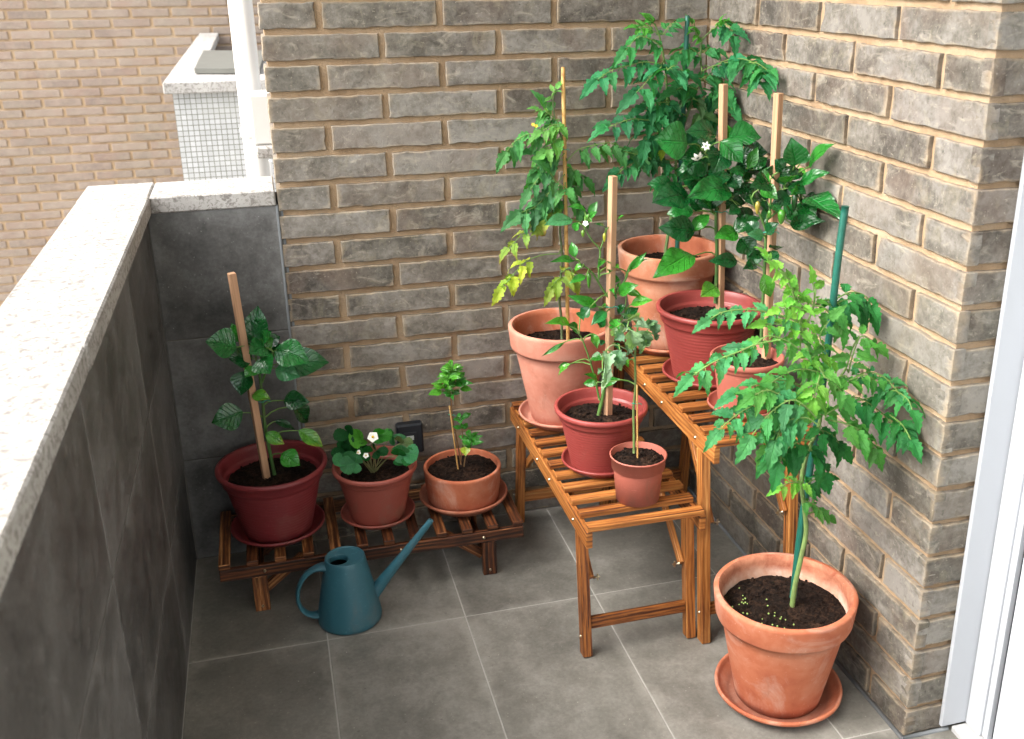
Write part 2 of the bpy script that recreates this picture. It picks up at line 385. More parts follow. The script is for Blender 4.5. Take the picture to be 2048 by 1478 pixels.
# ------------------------------------------------------------------ brick walls
P_=0.25; J_=0.0145; HC=0.06227; ZF=0.003; BH=0.0502
X0=-0.9782; YC=-0.9855
def brick(mb,o,u,n,L,H,D,nx=None,amp=.0014):
    """front face grid: o lower corner on the face, u along, n outward; D depth back"""
    r1,r2=random.random(),random.random(); nx=nx or max(4,int(L/.011)); nz=5
    z=V((0,0,1)); u=V(u); n=V(n); o=V(o)+n*random.uniform(-.0012,.0008)+V((0,0,random.uniform(-.0006,.0006)))
    xs=[0,.0013,.0026]+[L*i/nx for i in range(1,nx)]+[L-.0026,L-.0013,L]; zs=[0,.0013,.0026]+[H*i/nz for i in range(1,nz)]+[H-.0026,H-.0013,H]
    rows=[];cs=[]
    for j,zz in enumerate(zs):
        row=[];cc=[]
        for i,x in enumerate(xs):
            p=o+u*x+z*zz
            back=.0011 if (i in (0,len(xs)-1) or j in (0,len(zs)-1)) else 0
            ch=noise.noise(p*21+V((3*r1,0,1)))
            if ch>.38 and (i<=2 or i>=len(xs)-3 or j<=2 or j>=len(zs)-3): back+=.004*(ch-.38)/.3
            e=V((noise.noise(p*55+V((9*r1,0,0))),0,noise.noise(p*55+V((0,7*r2,5)))))
            k=1 if (i<=2 or i>=len(xs)-3 or j<=2 or j>=len(zs)-3) else .25
            q=p+u*e.x*amp*2*k+z*e.z*amp*1.8*k-n*(back-noise.noise(p*90)*.0005-noise.noise(p*33)*.0006)
            dx=min(x,L-x)/.022; dz=min(zz,H-zz)/.011
            cc.append((r1,r2,max(0,1-min(dx,dz)),1)); row.append(q)
        rows.append(row);cs.append(cc)
    ids=mb.grid(rows,None,True,cs=cs)
    c=(r1,r2,.5,1)
    ring=ids[0][:]+[ids[j][-1] for j in range(1,len(zs))]+ids[-1][-2::-1]+[ids[j][0] for j in range(len(zs)-2,0,-1)]
    bk=[]
    for k in ring: bk.append(mb.vert(V(mb.v[k])-n*D,c))
    m=len(ring)
    for k in range(m): mb.face((ring[(k+1)%m],ring[k],bk[k],bk[(k+1)%m]),None,False)
ROWS=range(-24,20)
# back wall
mb=MB()
for k in ROWS:
    z=ZF+(19-k)*HC; x=X0; first=True
    half=(k%2==0)
    while x<-.004:
        L=(P_/2-J_) if (first and half) else P_-J_
        step=P_/2 if (first and half) else P_
        L=min(L,-.001-x)
        if L>.012: brick(mb,(x,0,z),(1,0,0),(0,-1,0),L,BH,.1 if first else .014)
        x+=step; first=False
w=thing('brick_wall','grey brown brick wall at the back of the balcony, behind the two low plant pots and the wooden benches','brick wall',(X0,0,0))
mb.build('bricks',BRICK,w)
mo=MB(); mo.box((X0+.008,.0085,-.05),(.14,.22,2.69)); mo.build('mortar',MORTAR,w)
# right wall with its corner
mb=MB()
for k in ROWS:
    z=ZF+(19-k)*HC; y=YC; first=True; half=(k%2==1)
    while y<-.006:
        L=(P_/2-J_) if (first and half) else P_-J_
        step=P_/2 if (first and half) else P_
        L=min(L,-.002-y)
        # u must run so that (u x z) keeps face outward: go along -y from far end
        if L>.012:
            brick(mb,(0,y+L,z),(0,-1,0),(-1,0,0),L,BH,.014 if not first else .02)
        if first: brick(mb,(0.0012,YC,z),(1,0,0),(0,-1,0),.116,BH,.02)
        y+=step; first=False
w=thing('brick_wall','grey brown brick wall on the right ending in a sharp corner beside the white door','brick wall',(0,YC,0))
mb.build('bricks',BRICK,w)
mo=MB(); mo.box((.0082,YC+.0082,-.05),(.139,.0055,2.688)); mo.box((.0122,YC+.0084,-.04),(.122,YC+.05,2.68)); mo.build('mortar',MORTAR,w)
# ------------------------------------------------------------------ floor
GX,GY,TX,TY=-.6819,-.4031,.289,.5567
mb=MB()
XP=-1.245
def slab(mb,a,b,top,th,axis='z',g=.0014,n=12):
    r=(random.random(),random.random()); 
    (a0,a1),(b0,b1)=a,b; a0+=g;a1-=g;b0+=g;b1-=g
    na=max(2,int((a1-a0)/.035)); nb=max(2,int((b1-b0)/.035))
    A=[a0,a0+.0009,a0+.0018,a0+.004]+[a0+(a1-a0)*i/na for i in range(1,na)]+[a1-.004,a1-.0018,a1-.0009,a1]; B=[b0,b0+.0009,b0+.0018,b0+.004]+[b0+(b1-b0)*i/nb for i in range(1,nb)]+[b1-.004,b1-.0018,b1-.0009,b1]
    rows=[];cs=[]
    for bb in B:
        row=[];cc=[]
        for aa in A:
            e=max(0,1-min(aa-a0,a1-aa,bb-b0,b1-bb)/.05); dn=.0008 if (aa in(A[0],A[-1]) or bb in (B[0],B[-1])) else 0
            h=top-dn
            row.append(V((aa,bb,h)) if axis=='z' else (V((h if axis=='x' else aa, aa if axis=='x' else -h, bb)))); cc.append((r[0],r[1],e,1))
        rows.append(row);cs.append(cc)
    mb.grid(rows,None,True,cs=cs)
for i in range(-3,9):
    for j in range(-8,2):
        x0,x1=GX+i*TX,GX+(i+1)*TX; y0,y1=GY+j*TY,GY+(j+1)*TY
        x0=max(x0,XP); x1=min(x1,1.2); y1=min(y1,.0); 
        if x1-x0<.01 or y1-y0<.01: continue
        slab(mb,(x0,x1),(y0,y1),0,.01)
fl=mb.build('floor',FLOORT); struct(fl)
gb=MB(); gb.box((XP-.1,-4.9,-.12),(1.3,.15,-.0012)); g_=gb.build('floor_grout',GROUT); struct(g_)
sb=MB(); sb.tube([(-.0035,YC-.004,.001),(-.0035,-.006,.001)],.004,8); sb.tube([(-.004,YC-.0035,.001),(.06,YC-.0035,.001),(.09,YC-.0035,.001)],.004,8)
s_=sb.build('floor_edge_sealant',SEAL); struct(s_)
# ------------------------------------------------------------------ parapet
w=thing('parapet_wall','dark grey tiled balcony parapet with a pale stone coping, on the left','parapet',(XP,0,0))
mb=MB(); zs=[-.0,.256,.545,.829]
ys=[GY+j*TY for j in range(-8,1)]+[-.0015]
for a,b in zip(ys[:-1],ys[1:]):
    for c,d in zip(zs[:-1],zs[1:]): slab(mb,(a,b),(c,d),XP,.01,'x')
for f in mb.f: pass
for c,d in zip(zs[:-1],zs[1:]): slab(mb,(XP+.002,X0-.001),(c,d),.0005,.01,'y')
# fix winding for the x-facing tiles: rebuilt below with recalculated normals
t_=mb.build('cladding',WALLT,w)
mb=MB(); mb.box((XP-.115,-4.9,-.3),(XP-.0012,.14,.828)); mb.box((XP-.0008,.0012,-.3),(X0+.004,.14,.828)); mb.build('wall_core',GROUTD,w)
mb=MB(); mb.box((X0-.0055,-.0018,.001),(X0-.0002,.01,.826),.001); mb.box((X0-.0001,.0035,.001),(X0+.009,.0118,.826)); mb.build('joint_sealant',SEAL,w)
mb=MB(); jo=[-4.6,-3.4,-2.1,-.93,.0]
for n_,(a,b) in enumerate(zip(jo[:-1],jo[1:])):
    dx=.0015*(n_%2); mb.box((-1.374+dx,a+.001,.8255),(-1.234+dx,b-.001,.861+.001*(n_%2)),.003)
mb.box((-1.374,.001,.8255),(-1.2355,.163,.8615),.003)
mb.box((-1.2345,-.004,.8255),(X0-.004,.163,.8605),.003)
mb.build('coping',COPING,w)
# ------------------------------------------------------------------ white door at the right
w=thing('patio_door','white framed glass balcony door at the right edge with a black seal','door',(.12,-1.1,0))
mb=MB(); mb.box((.072,YC-.0085,.012),(.124,YC-.0005,2.3),.0012); mb.build('casing',WHITEP,w)
mb=MB(); mb.box((.121,YC-.048,.012),(.16,YC-.009,2.3),.002); mb.box((.126,YC-.062,.014),(.16,YC-.0485,2.3),.001)
mb.box((.121,-2.6,2.26),(.16,YC-.063,2.3),.002); mb.build('frame',WHITEP,w)
mb=MB(); mb.box((.136,YC-.07,.016),(.15,YC-.0625,2.25)); mb.build('seal',BLACKG,w)
mb=MB(); y0=YC-.0705
mb.box((.128,y0-.055,.02),(.165,y0,2.24),.003); mb.box((.128,-1.9,.02),(.1655,y0-.0553,.14),.003); mb.box((.128,-1.9,2.14),(.1655,y0-.0553,2.24),.003); mb.box((.128,-1.96,.02),(.165,-1.9003,2.24),.003)
mb.box((.134,y0-.067,.1405),(.16,y0-.0556,2.139),.002); mb.build('sash',WHITEP,w)
gm=Mat('door_glass'); gm.b.inputs['Transmission Weight'].default_value=.75; GL=gm.set((.7,.76,.78),.04,.6)
mb=MB(); mb.box((.146,-1.899,.1402),(.149,y0-.0672,2.1388)); mb.build('glass',GL,w)
mb=MB(); mb.box((.093,-2.6,-.001),(.2,YC-.0095,.0115),.0015); mb.build('sill',SILLM,w)
mb=MB(); mb.box((.1402,YC+.0,-.3),(.34,.2,2.69)); mb.box((.162,YC-.0485,.0),(.34,YC-.0005,2.69)); mb.box((.2005,-4.9,-.3),(.34,-1.97,2.69)); mb.box((.2005,-1.969,2.31),(.34,YC-.05,2.69))
hw=mb.build('house_wall',STUCCO); tag(hw,'pale rendered house wall the white door is set in, behind the brick corner','wall')
mb=MB(); mb.box((.9,-2.6,-.05),(.92,-.8,2.5)); mb.build('inner_wall',STUCCO,hw)
mb=MB(); mb.box((-1.42,-4.9,2.7),(1.3,.25,2.85)); o=mb.build('upper_balcony_slab',STUCCO); tag(o,'pale underside of the balcony overhead','balcony')
# ------------------------------------------------------------------ far building, box, pipes
YF=5.4
fb=thing('building','brick wall of the neighbouring building behind the parapet, seen over the pale coping','building',(0,YF,-3))
mb=MB(); hc=HC
for k in range(0,72):
    z=-2.35+k*hc; x=-6.0+(P_/2 if k%2 else 0)
    while x<.6:
        r=(random.random(),random.random(),0,1); e=random.uniform(-.0015,.0015)
        mb.box((x,YF-.009+e,z),(x+P_-.02,YF+.02,z+BH-.002),.003,c=r); x+=P_
mb.build('bricks',BRICKFAR,fb)
mb=MB(); mb.box((-9,YF,-6),(3,YF+.5,4)); mb.build('mortar',MORTAR,fb)
o1=at(395,66,YF-.01); ZB=o1.z
fl_=atz(330,165,ZB); yb=fl_.y; xl=(o1.x+fl_.x)/2
bx=thing('service_box','white mosaic tiled box with a pale coping, attached to the neighbouring brick building','masonry box',(xl,yb,ZB-1.6))
mb=MB(); T=.075; W=.62
sx=(at(350,180,yb)-at(330,180,yb)).x
x0=xl+sx*.8; x1=xl+W
def quad(mb,a,b,c,d,uv): 
    i=[mb.vert(p) for p in (a,b,c,d)]; mb.face(i,uv)
H=2.4; zt=ZB-.045; yf=yb+.03
def wallbox(mb,a,b):
    mb.box(a,b,0.0,off=(0,0))
mm=MB()
def uvbox(mb,a,b):
    (X0_,Y0_,Z0_),(X1_,Y1_,Z1_)=a,b
    quad(mb,(X0_,Y0_,Z0_),(X1_,Y0_,Z0_),(X1_,Y0_,Z1_),(X0_,Y0_,Z1_),[(0,Z0_-Z1_),(X1_-X0_,Z0_-Z1_),(X1_-X0_,0),(0,0)])
    quad(mb,(X0_,Y1_,Z0_),(X0_,Y0_,Z0_),(X0_,Y0_,Z1_),(X0_,Y1_,Z1_),[(0,Z0_-Z1_),(Y1_-Y0_,Z0_-Z1_),(Y1_-Y0_,0),(0,0)])
    quad(mb,(X1_,Y0_,Z0_),(X1_,Y1_,Z0_),(X1_,Y1_,Z1_),(X1_,Y0_,Z1_),[(0,Z0_-Z1_),(Y1_-Y0_,Z0_-Z1_),(Y1_-Y0_,0),(0,0)])
uvbox(mm,(x0,yf,zt-H),(x1,YF-.012,zt)); mm.build('mosaic_body',MOSAIC,bx)
yo=atz(420,106,ZB).y-yb; mb=MB(); cw=sx*3.5
mb.box((xl,yb,zt+.0005),(x1+.02,yb+yo,ZB),.004); mb.box((xl+.001,yb+yo+.0005,zt+.0005),(xl+cw,YF-.013,ZB-.001),.004); mb.build('coping',COPING,bx)
mb=MB(); mb.box((x0+.04,yb+yo+.01,zt-.42),(x1-.02,YF-.02,zt-.4)); mb.build('recess_shade',BLACKG,bx)  # black sheet standing in for the shade down in the box opening
g0=at(388,145,yb+.3); g1=at(405,112,yb+1.1)
mb=MB()
A=atz(390,147,ZB+.004); B=atz(520,147,ZB+.004); C_=atz(530,109,ZB+.004); D=atz(408,109,ZB+.004)
def plate(mb,pts,th):
    up=V((0,0,th)); i=[mb.vert(p) for p in pts]; j=[mb.vert(V(p)+up) for p in pts]
    mb.face(j); mb.face(i[::-1])
    for k in range(4): mb.face((i[k],i[(k+1)%4],j[(k+1)%4],j[k]))
plate(mb,[A,B,C_,D],.02); pn=mb.build('cover_panel',GREYPANEL); tag(pn,'grey cover panel lying on top of the white mosaic box','panel')
# pipes beside the wall
def pipe(name,label,px0,py0,wpx,y,z0,z1):
    c=at(px0,py0,y); r=wpx/2*ppu(y)*1.05; mb=MB(); mb.tube([(c.x,c.y,z0),(c.x,c.y,z1)],r,24); o=mb.build(name,WHITEPIPE); tag(o,label,'pipe'); return c,r,o
c,r,o=pipe('drainpipe','thick white drainpipe rising beside the left end of the brick wall',499,180,37,.9,-3,3)
mb=MB(); zc=at(500,264,.9).z; mb.lathe([(r*1.0,-.014),(r*1.14,-.012),(r*1.14,.012),(r*1.0,.014)],(c.x,c.y,zc),24); mb.build('collar',WHITEPIPE,o)
c2,r2,o2=pipe('drainpipe','thin cream drainpipe in the gap below the concrete bracket',531,335,22,1.15,-3,at(528,322,1.15).z)
q0=at(507,292,.75); q1=at(552,187,.75)
mb=MB(); mb.box((q0.x,.75,q0.z),(q1.x+.03,.86,q1.z),.006); o=mb.build('pipe_box',WHITEPIPE); tag(o,'small white box against the end of the brick wall, in front of the drainpipe','box')
q0=at(514,318,.72); q1=at(556,292,.72)
mb=MB(); mb.box((q0.x,.72,q0.z),(q1.x+.03,.9,q1.z-.001),.005); o=mb.build('bracket',COPING); tag(o,'rough pale concrete bracket under the small white box','bracket')
mb=MB(); mb.box((-60,-40,-9.1),(60,60,-9)); o=mb.build('ground',GROUT); struct(o)
# wall-mounted black box
a=at(794,903,-.001); b=at(842,838,-.001)
bt=thing('wall_box','black plastic box with a small grey display on the brick wall behind the strawberry pot','wall device',((a.x+b.x)/2,-.01,(a.z+b.z)/2))
mb=MB(); mb.box((a.x,-.026,a.z),(b.x,-.001,b.z),.004); mb.build('housing',BLACKP,bt)
cx=(a.x+b.x)/2; cz=a.z+(b.z-a.z)*.56
mb=MB(); mb.box((cx-.015,-.0285,cz-.015),(cx+.015,-.0262,cz+.015),.001); mb.build('frame',BLACKP,bt)
mb=MB(); mb.box((cx-.009,-.0292,cz-.005),(cx+.008,-.0286,cz+.006)); mb.build('display',LCDM,bt)
# ------------------------------------------------------------------ wooden benches
def bolt(parent,p,d,r=.0035):
    mb=MB(); d=V(d).normalized(); p=V(p); q=p+d*.0018
    mb.tube([p-d*.001,q,q+d*.0009],[r,r,r*.5],10,side=(0,0,1)); mb.tube([q,q+d*.0022],[r*.5,r*.42],6,side=(0,0,1)); mb.build('bolt',METAL,parent)
def rc(): return (random.random(),random.random(),random.random(),1)
def bench(label,x0,x1,y0,y1,zt,mat,along='y',nsl=12,leg_in=.03,legw=.019,raildepth=.034,foot_in=0.0,brace=True,cat='plant stand',flip=False):
    # slats run across; rails run along 'along'
    w=thing('slatted_bench',label,cat,((x0+x1)/2,(y0+y1)/2,0),'slatted wooden plant stands')
    sl=.0115; sw=.0235
    T=(lambda a,b,z:(a,b,z)) if along=='y' else (lambda a,b,z:(b,a,z))
    if along=='y': A0,A1,B0,B1=x0,x1,y0,y1
    else: A0,A1,B0,B1=y0,y1,x0,x1
    mb=MB(); ins=.0035
    for i in range(nsl):
        b=B0+sw/2+(B1-B0-sw)*i/(nsl-1); tw=random.uniform(-.0006,.0006)
        mb.bar(T(A0+ins+random.uniform(-.001,.001),b+tw,zt-sl/2),T(A1-ins+random.uniform(-.001,.001),b-tw,zt-sl/2),sw,sl,c=rc())
    mb.build('slats',mat,w)
    rw=.0125; zr=zt-sl-.0004
    for s,a in ((-1,A0+rw/2),(1,A1-rw/2)):
        mb=MB(); mb.bar(T(a,B0+.001,zr-raildepth/2),T(a,B1-.001,zr-raildepth/2),rw,raildepth,c=rc()); mb.build('rail',mat,w)
        for q in (.14,.42,.58,.86): 
            d=V(T(s,0,0)); p=V(T(a+s*rw/2,B0+(B1-B0)*q,zr-raildepth*.5)); bolt(w,p,d)
    Ht=zr-raildepth-.0004
    for eb,se in ((B0,1),(B1,-1)):
        for s,a in ((1,A0+legw*.5+.001),(-1,A1-legw*.5-.001)):
            bt=eb+se*leg_in; bf=eb+se*(leg_in+foot_in)
            mb=MB(); mb.bar(T(a,bf,0.0005),T(a,bt,Ht),legw,.031 if along=='x' else .0255,up=T(0,1,0),c=rc()); mb.build('leg',mat,w)
            bolt(w,V(T(a-s*legw*.5,bt+(bf-bt)*.84,Ht*.16)),T(-s,0,0),.0028)
            if brace:
                mb=MB(); zb=Ht*.62
                ia=a+s*(legw*.5+.006)
                mb.bar(T(ia,bt+(bf-bt)*.4,zb),T(ia,eb+se*(leg_in+.13),zr-.012),.0095,.018,up=T(0,1,0),c=rc()); mb.build('brace',mat,w)
                bolt(w,V(T(ia+s*.005,bt+(bf-bt)*.4,zb)),T(s,0,0),.003)
                mb=MB(); p=V(T(ia+s*.005,bt+(bf-bt)*.4,zb)); mb.tube([p,p+V(T(s*.014,0,0))],.0018,8,side=(0,0,1)); mb.bar(p+V(T(s*.009,0,-.007)),p+V(T(s*.009,0,.007)),.003,.0035,up=T(1,0,0),ch=.0005); mb.build('wing_nut',METAL,w)
        bt=eb+se*(leg_in+foot_in*.8); zz=.07 if Ht>.15 else .022
        mb=MB(); mb.bar(T(A0+legw+.0015,bt,zz),T(A1-legw-.0015,bt,zz),.011,.0255 if Ht>.15 else .018,c=rc()); mb.build('stretcher',mat,w)
    return w
bench('orange brown slatted bench of middle height, holding three pots beside the taller bench',-.4835,-.2398,-.633,-.008,.31,WOOD,'y',leg_in=.068,foot_in=-.035)
bench('tallest slatted bench, against the right brick wall, under the tall tomato and pepper pots',-.2388,-.026,-.652,-.010,.462,WOOD,'y',leg_in=.072,foot_in=-.045)
# lowest rack: slats run in y, rails along x
w=bench('lowest dark burnt slatted rack on the floor by the parapet, holding three small pots',-1.177,-.516,-.262,-.014,.125,WOODD,'x',leg_in=.08,raildepth=.027,brace=False,legw=.016)
for se,xx in ((1,-1.177+.075),(-1,-.516-.075)):
    for yy in (-.262+.045,-.014-.045):
        mb=MB(); mb.bar((xx+se*.014,yy,.03),(xx+se*.1,yy,.098),.01,.02,up=(0,0,1),c=rc()); mb.build('brace',WOODD,w)
# ------------------------------------------------------------------ pots
def soil(parent,c,r,z,beads=0,clumps=130,mound=.004):
    mb=MB(); rows=[];n=72;m=26; sd=random.random()*50
    for i in range(m+1):
        q=r*i/m; row=[]
        for k in range(n):
            a=2*pi*k/n; p=V((q*cos(a),q*sin(a),0))
            h=mound*(1-(i/m)**2)+.0035*noise.noise(p*42+V((sd,0,0)))+.0028*noise.noise(p*120+V((0,sd,0)))+.0016*noise.noise(p*300)
            row.append(V((c[0]+p.x,c[1]+p.y,z+h-.001*(i==m))))
        rows.append(row)
    mb.grid(rows,None,False,None,True)
    for _ in range(clumps):
        q=r*.97*math.sqrt(random.random()); a=random.random()*2*pi; s=random.uniform(.0009,.0028)*random.choice((1,1,1.5))
        mb.sphere((c[0]+q*cos(a),c[1]+q*sin(a),z+mound*(1-(q/r)**2)+s*.3),s,5,3,jit=.9)
    o=mb.build('soil',SOIL,parent,loc=(c[0],c[1],z)); o.location=V((0,0,z-parent.location.z))
    if beads:
        mb=MB()
        for _ in range(beads):
            q=r*(.1+.75*math.sqrt(random.random())); a=random.gauss(pi*1.08,.75); s=random.uniform(.0012,.002)
            mb.sphere((q*cos(a),q*sin(a),mound*(1-(q/r)**2)+.003),s,7,5)
        b=mb.build('fertiliser_beads',BEAD,parent); b.location=V((0,0,z-parent.location.z)); b.matrix_parent_inverse=Matrix.Identity(4); b['kind']='stuff'
def smooth_prof(pr,it=1):
    for _ in range(it):
        o=[pr[0]]
        for a,b in zip(pr[:-1],pr[1:]):
            o+= [(a[0]*.75+b[0]*.25,a[1]*.75+b[1]*.25),(a[0]*.25+b[0]*.75,a[1]*.25+b[1]*.75)]
        pr=o+[pr[-1]]
    return pr
def pot(kind,label,c,R,z0,z1,rb,mat,soild=.03,group=None,inner=None,beads=0,rings=False,name='flower_pot'):
    H=z1-z0; w=thing(name,label,'plant pot',(c[0],c[1],z0),group)
    if kind=='plastic':
        ch=H*.2; rc_=R*.925; 
        pr=[(0,.0005),(rb*.93,.0005),(rb,.005)]
        n=17
        for i in range(1,n*3):
            t=i/(n*3); r=rb+(R*.872-rb)*t; 
            pr.append((r+(-.0011 if (rings and i%3==0) else 0),.005+(H-ch-.005)*t))
        pr+=[(R*.875,H-ch),(R*.91,H-ch+.0012),(rc_-.001,H-ch+.004),(rc_+.0015,H-.014),(R*.97,H-.0115),(R*.99,H-.0105),(R,H-.0075),(R*.998,H-.002),(R*.97,H),(R*.93,H-.001),(R*.905,H-.006),(R*.895,H-.012),(R*.872,H*.86),(R*.868,H*.845),(R*.825,H*.835),(R*.818,H*.82),(R*.79,H*.7),(R*.72,H*.4)]
        si=R*.85 if soild<.2*H else R*.8
    elif kind=='terra':
        ch=H*.235
        pr=[(0,.0005),(rb*.93,.0005),(rb,.004)]+[(rb+(R*.875-rb)*i/8,.004+(H-ch-.004)*i/8) for i in range(1,9)]
        pr+=[(R*.885,H-ch+.001),(R*.945,H-ch+.0025),(R*.962,H-ch+.008),(R*.995,H-.008),(R,H-.003),(R*.985,H),(R*.93,H),(R*.895,H-.004),(R*.885,H-.012),(R*.865,H-ch),(R*.8,H*.6),(R*.75,H*.4)]
        si=R*.84
    elif kind=='bowl':
        pr=[(0,.0005),(rb*.96,.0005),(rb,.006),(R*.965,H*.5),(R*.985,H*.85),(R*1.0,H*.93),(R*.995,H-.002),(R*.97,H),(R*.92,H-.001),(R*.9,H-.006),(R*.89,H*.6),(R*.85,H*.3)]
        si=R*.885
    elif kind=='nursery':
        pr=[(0,.004),(rb*.8,.004),(rb*.9,.0005),(rb,.001),(R*.86,H*.68),(R*.865,H*.7),(R*.93,H*.715),(R*.96,H-.003),(R,H-.0028),(R,H-.0005),(R*.965,H),(R*.945,H-.004),(R*.9,H*.7),(R*.85,H*.5)]
        si=R*.93
    k=next(i for i in range(len(pr)-1,0,-1) if pr[i][1]>=H-.0012)
    outer=pr[:k+1]; inn=pr[k:]
    def ro(z):
        for a,b in zip(outer[1:-1],outer[2:]):
            if a[1]<=z<=b[1]+1e-9: return a[0]+(b[0]-a[0])*(z-a[1])/max(1e-6,b[1]-a[1])
        return R
    inn=[inn[0]]+[(min(r,ro(z)-.0028) if z<H-.02 else r,z) for r,z in inn[1:]]
    mb=MB(); mb.lathe([(max(r,.0005),z) for r,z in outer],(0,0,0),96,noise_amp=.0008 if kind in('terra','bowl') else .0003)
    b=mb.build('pot_body',mat,w); b.matrix_parent_inverse=Matrix.Identity(4)
    mb=MB(); mb.lathe(inn,(0,0,0),96,noise_amp=.0008 if kind in('terra','bowl') else .0003)
    b=mb.build('pot_lining',inner or mat,w); b.matrix_parent_inverse=Matrix.Identity(4)
    # soil radius from inner profile
    zz=H-soild; rr=si
    for a,b_ in zip(inn[:-1],inn[1:]):
        if a[1]>=zz>=b_[1]: t=(a[1]-zz)/max(1e-6,a[1]-b_[1]); rr=a[0]+(b_[0]-a[0])*t
    soil(w,c,rr+.001,z1-soild,beads,clumps=int(900*rr*rr/.01*.35))
    return w
def saucer(label,c,R,z0,mat,h=.02,rb=None,group='saucers under the plant pots'):
    rb=rb or R*.8; w=thing('saucer',label,'saucer',(c[0],c[1],z0),group)
    pr=[(.0005,.0003),(rb*.96,.0003),(rb,.0015),(R*.955,h*.62),(R*.97,h*.66),(R*.995,h*.74),(R,h*.88),(R*.992,h*.98),(R*.97,h),(R*.945,h*.93),(R*.93,h*.75),(rb*.97,.0042),(rb*.9,.0035),(.0005,.0035)]
    mb=MB(); mb.lathe(pr,(0,0,0),96,noise_amp=.0005); b=mb.build('dish',mat,w); b.matrix_parent_inverse=Matrix.Identity(4); return w
LOW=.1252; MID=.3102; TALL=.4622; SH=.0037
C1=(-1.049,-.138);C2=(-.828,-.142);C3=(-.626,-.121);C4=(-.388,-.129);C5=(-.376,-.388);C6=(-.351,-.5475);C7=(-.128,-.126);C8=(-.119,-.342);C9=(-.117,-.522);C10=(-.160,-.814)
saucer('dark red plastic saucer under the large pot nearest the parapet',C1,.1025,LOW,REDP,.022,.083)
saucer('brown red plastic saucer under the strawberry pot',C2,.084,LOW,BRWP,.02,.066)
saucer('dark wet terracotta saucer under the low round clay bowl',C3,.1035,LOW,TERRAS,.024,.085)
saucer('dusty pink clay saucer under the wide terracotta pot on the middle bench',C4,.1,MID,TERRAP,.022,.083)
saucer('bright red plastic saucer under the middle pot of the middle bench',C5,.083,MID,REDP2,.02,.068)
saucer('terracotta saucer under the tall clay pot in the wall corner',C7,.102,TALL,TERRA,.022,.085)
saucer('deep red plastic saucer on the tallest bench, under the staked pepper',C8,.098,TALL,REDP2,.02,.08)
saucer('small clay coloured plastic saucer at the front of the tallest bench',C9,.075,TALL,TERP,.018,.06)
saucer('large orange terracotta saucer on the floor tiles beside the brick corner',C10,.119,.0005,TERRA,.028,.095)
pot('plastic','dark red plastic pot nearest the parapet, holding a glossy staked pepper',C1,.119,LOW+SH,.291,.074,REDP,.036,rings=True)
pot('plastic','brown red plastic pot holding the flowering strawberry',C2,.0945,LOW+SH,.259,.061,BRWP,.026)
pot('bowl','low round terracotta bowl with straight sides, on the low rack',C3,.09,LOW+SH,.217,.083,TERRA,.014)
pot('terra','wide pink terracotta pot against the brick wall on the middle bench',C4,.1196,MID+SH,.542,.07,TERRAP,.05,inner=TERRA)
pot('plastic','bright red plastic pot holding the chilli plant in the middle of the middle bench',C5,.0972,MID+SH,.449,.063,REDP2,.03,rings=True)
pot('nursery','small thin brown red nursery pot on the front slats of the middle bench',C6,.0563,MID+.0005,.407,.043,TERP,.012)
pot('terra','tall weathered terracotta pot in the corner of the two brick walls',C7,.1186,TALL+SH,.7,.075,TERRA2,.042,inner=TERRA)
pot('plastic','wide red plastic pot on the tallest bench in front of the weathered terracotta pot',C8,.1145,TALL+SH,.627,.074,REDP2,.034,rings=True)
pot('plastic','clay coloured plastic pot at the front of the tallest bench, half hidden by tomato leaves',C9,.073,TALL+SH,.578,.052,TERP,.018)
pot('terra','large terracotta pot standing on the floor beside the brick corner',C10,.1296,.0005+SH,.23,.08,TERRA,.042,inner=LIME,beads=42)
# ------------------------------------------------------------------ watering can
wc=thing('watering_can','teal blue plastic watering can with a long thin spout, standing on the floor tiles','watering can',(-.919,-.338,0))
mb=MB(); hh=.152; rb=.0675; rt=.041
pr=[(.0005,.0005),(rb*.9,.0005),(rb*.985,.003),(rb,.01)]
for i in range(1,15):
    t=i/15; pr.append((rb+(rt-rb)*(t**1.12)*1.0, .01+(hh-.012)*t))
pr+=[(rt,hh-.0015),(rt-.0012,hh),(rt-.003,hh-.0005),(rt-.004,hh-.003)]
mb.lathe(pr,(0,0,0),72); b=mb.build('body',BLUE,wc); b.matrix_parent_inverse=Matrix.Identity(4)
# lid with an eccentric filling hole
mb=MB(); rows=[];n=64; hc_=(-.0135,-.002); hr=.021
for i in range(9):
    t=i/8; row=[]
    for k in range(n):
        a=2*pi*k/n; o_=V((cos(a)*(rt-.0035),sin(a)*(rt-.0035))); q=V((hc_[0]+hr*cos(a),hc_[1]+hr*sin(a)))
        p=o_.lerp(q,t); row.append(V((p.x,p.y,hh-.003-.0022*sin(t*pi/2))))
    rows.append(row)
for dz,dr in ((-.001,-.0008),(-.004,-.0014),(-.012,-.0014)):
    rows.append([V((hc_[0]+(hr+dr)*cos(2*pi*k/n),hc_[1]+(hr+dr)*sin(2*pi*k/n),hh-.0052+dz)) for k in range(n)])
mb.grid(rows,None,True,None,True); b=mb.build('lid',BLUE,wc); b.matrix_parent_inverse=Matrix.Identity(4)
mb=MB(); mb.lathe([(.0005,.06),(.033,.06),(.036,.137)],(0,0,0),40); b=mb.build('inside_shade',BLACKP,wc); b.matrix_parent_inverse=Matrix.Identity(4)  # black cup standing in for the shade in the hollow teal can
def bez(P,n=24):
    out=[]
    for i in range(n+1):
        t=i/n; Q=[V(p) for p in P]
        while len(Q)>1: Q=[Q[j].lerp(Q[j+1],t) for j in range(len(Q)-1)]
        out.append(Q[0])
    return out
mb=MB()
s0=V((.052,0,.052)); s1=V((.184,-.004,.209)); dd=s1-s0
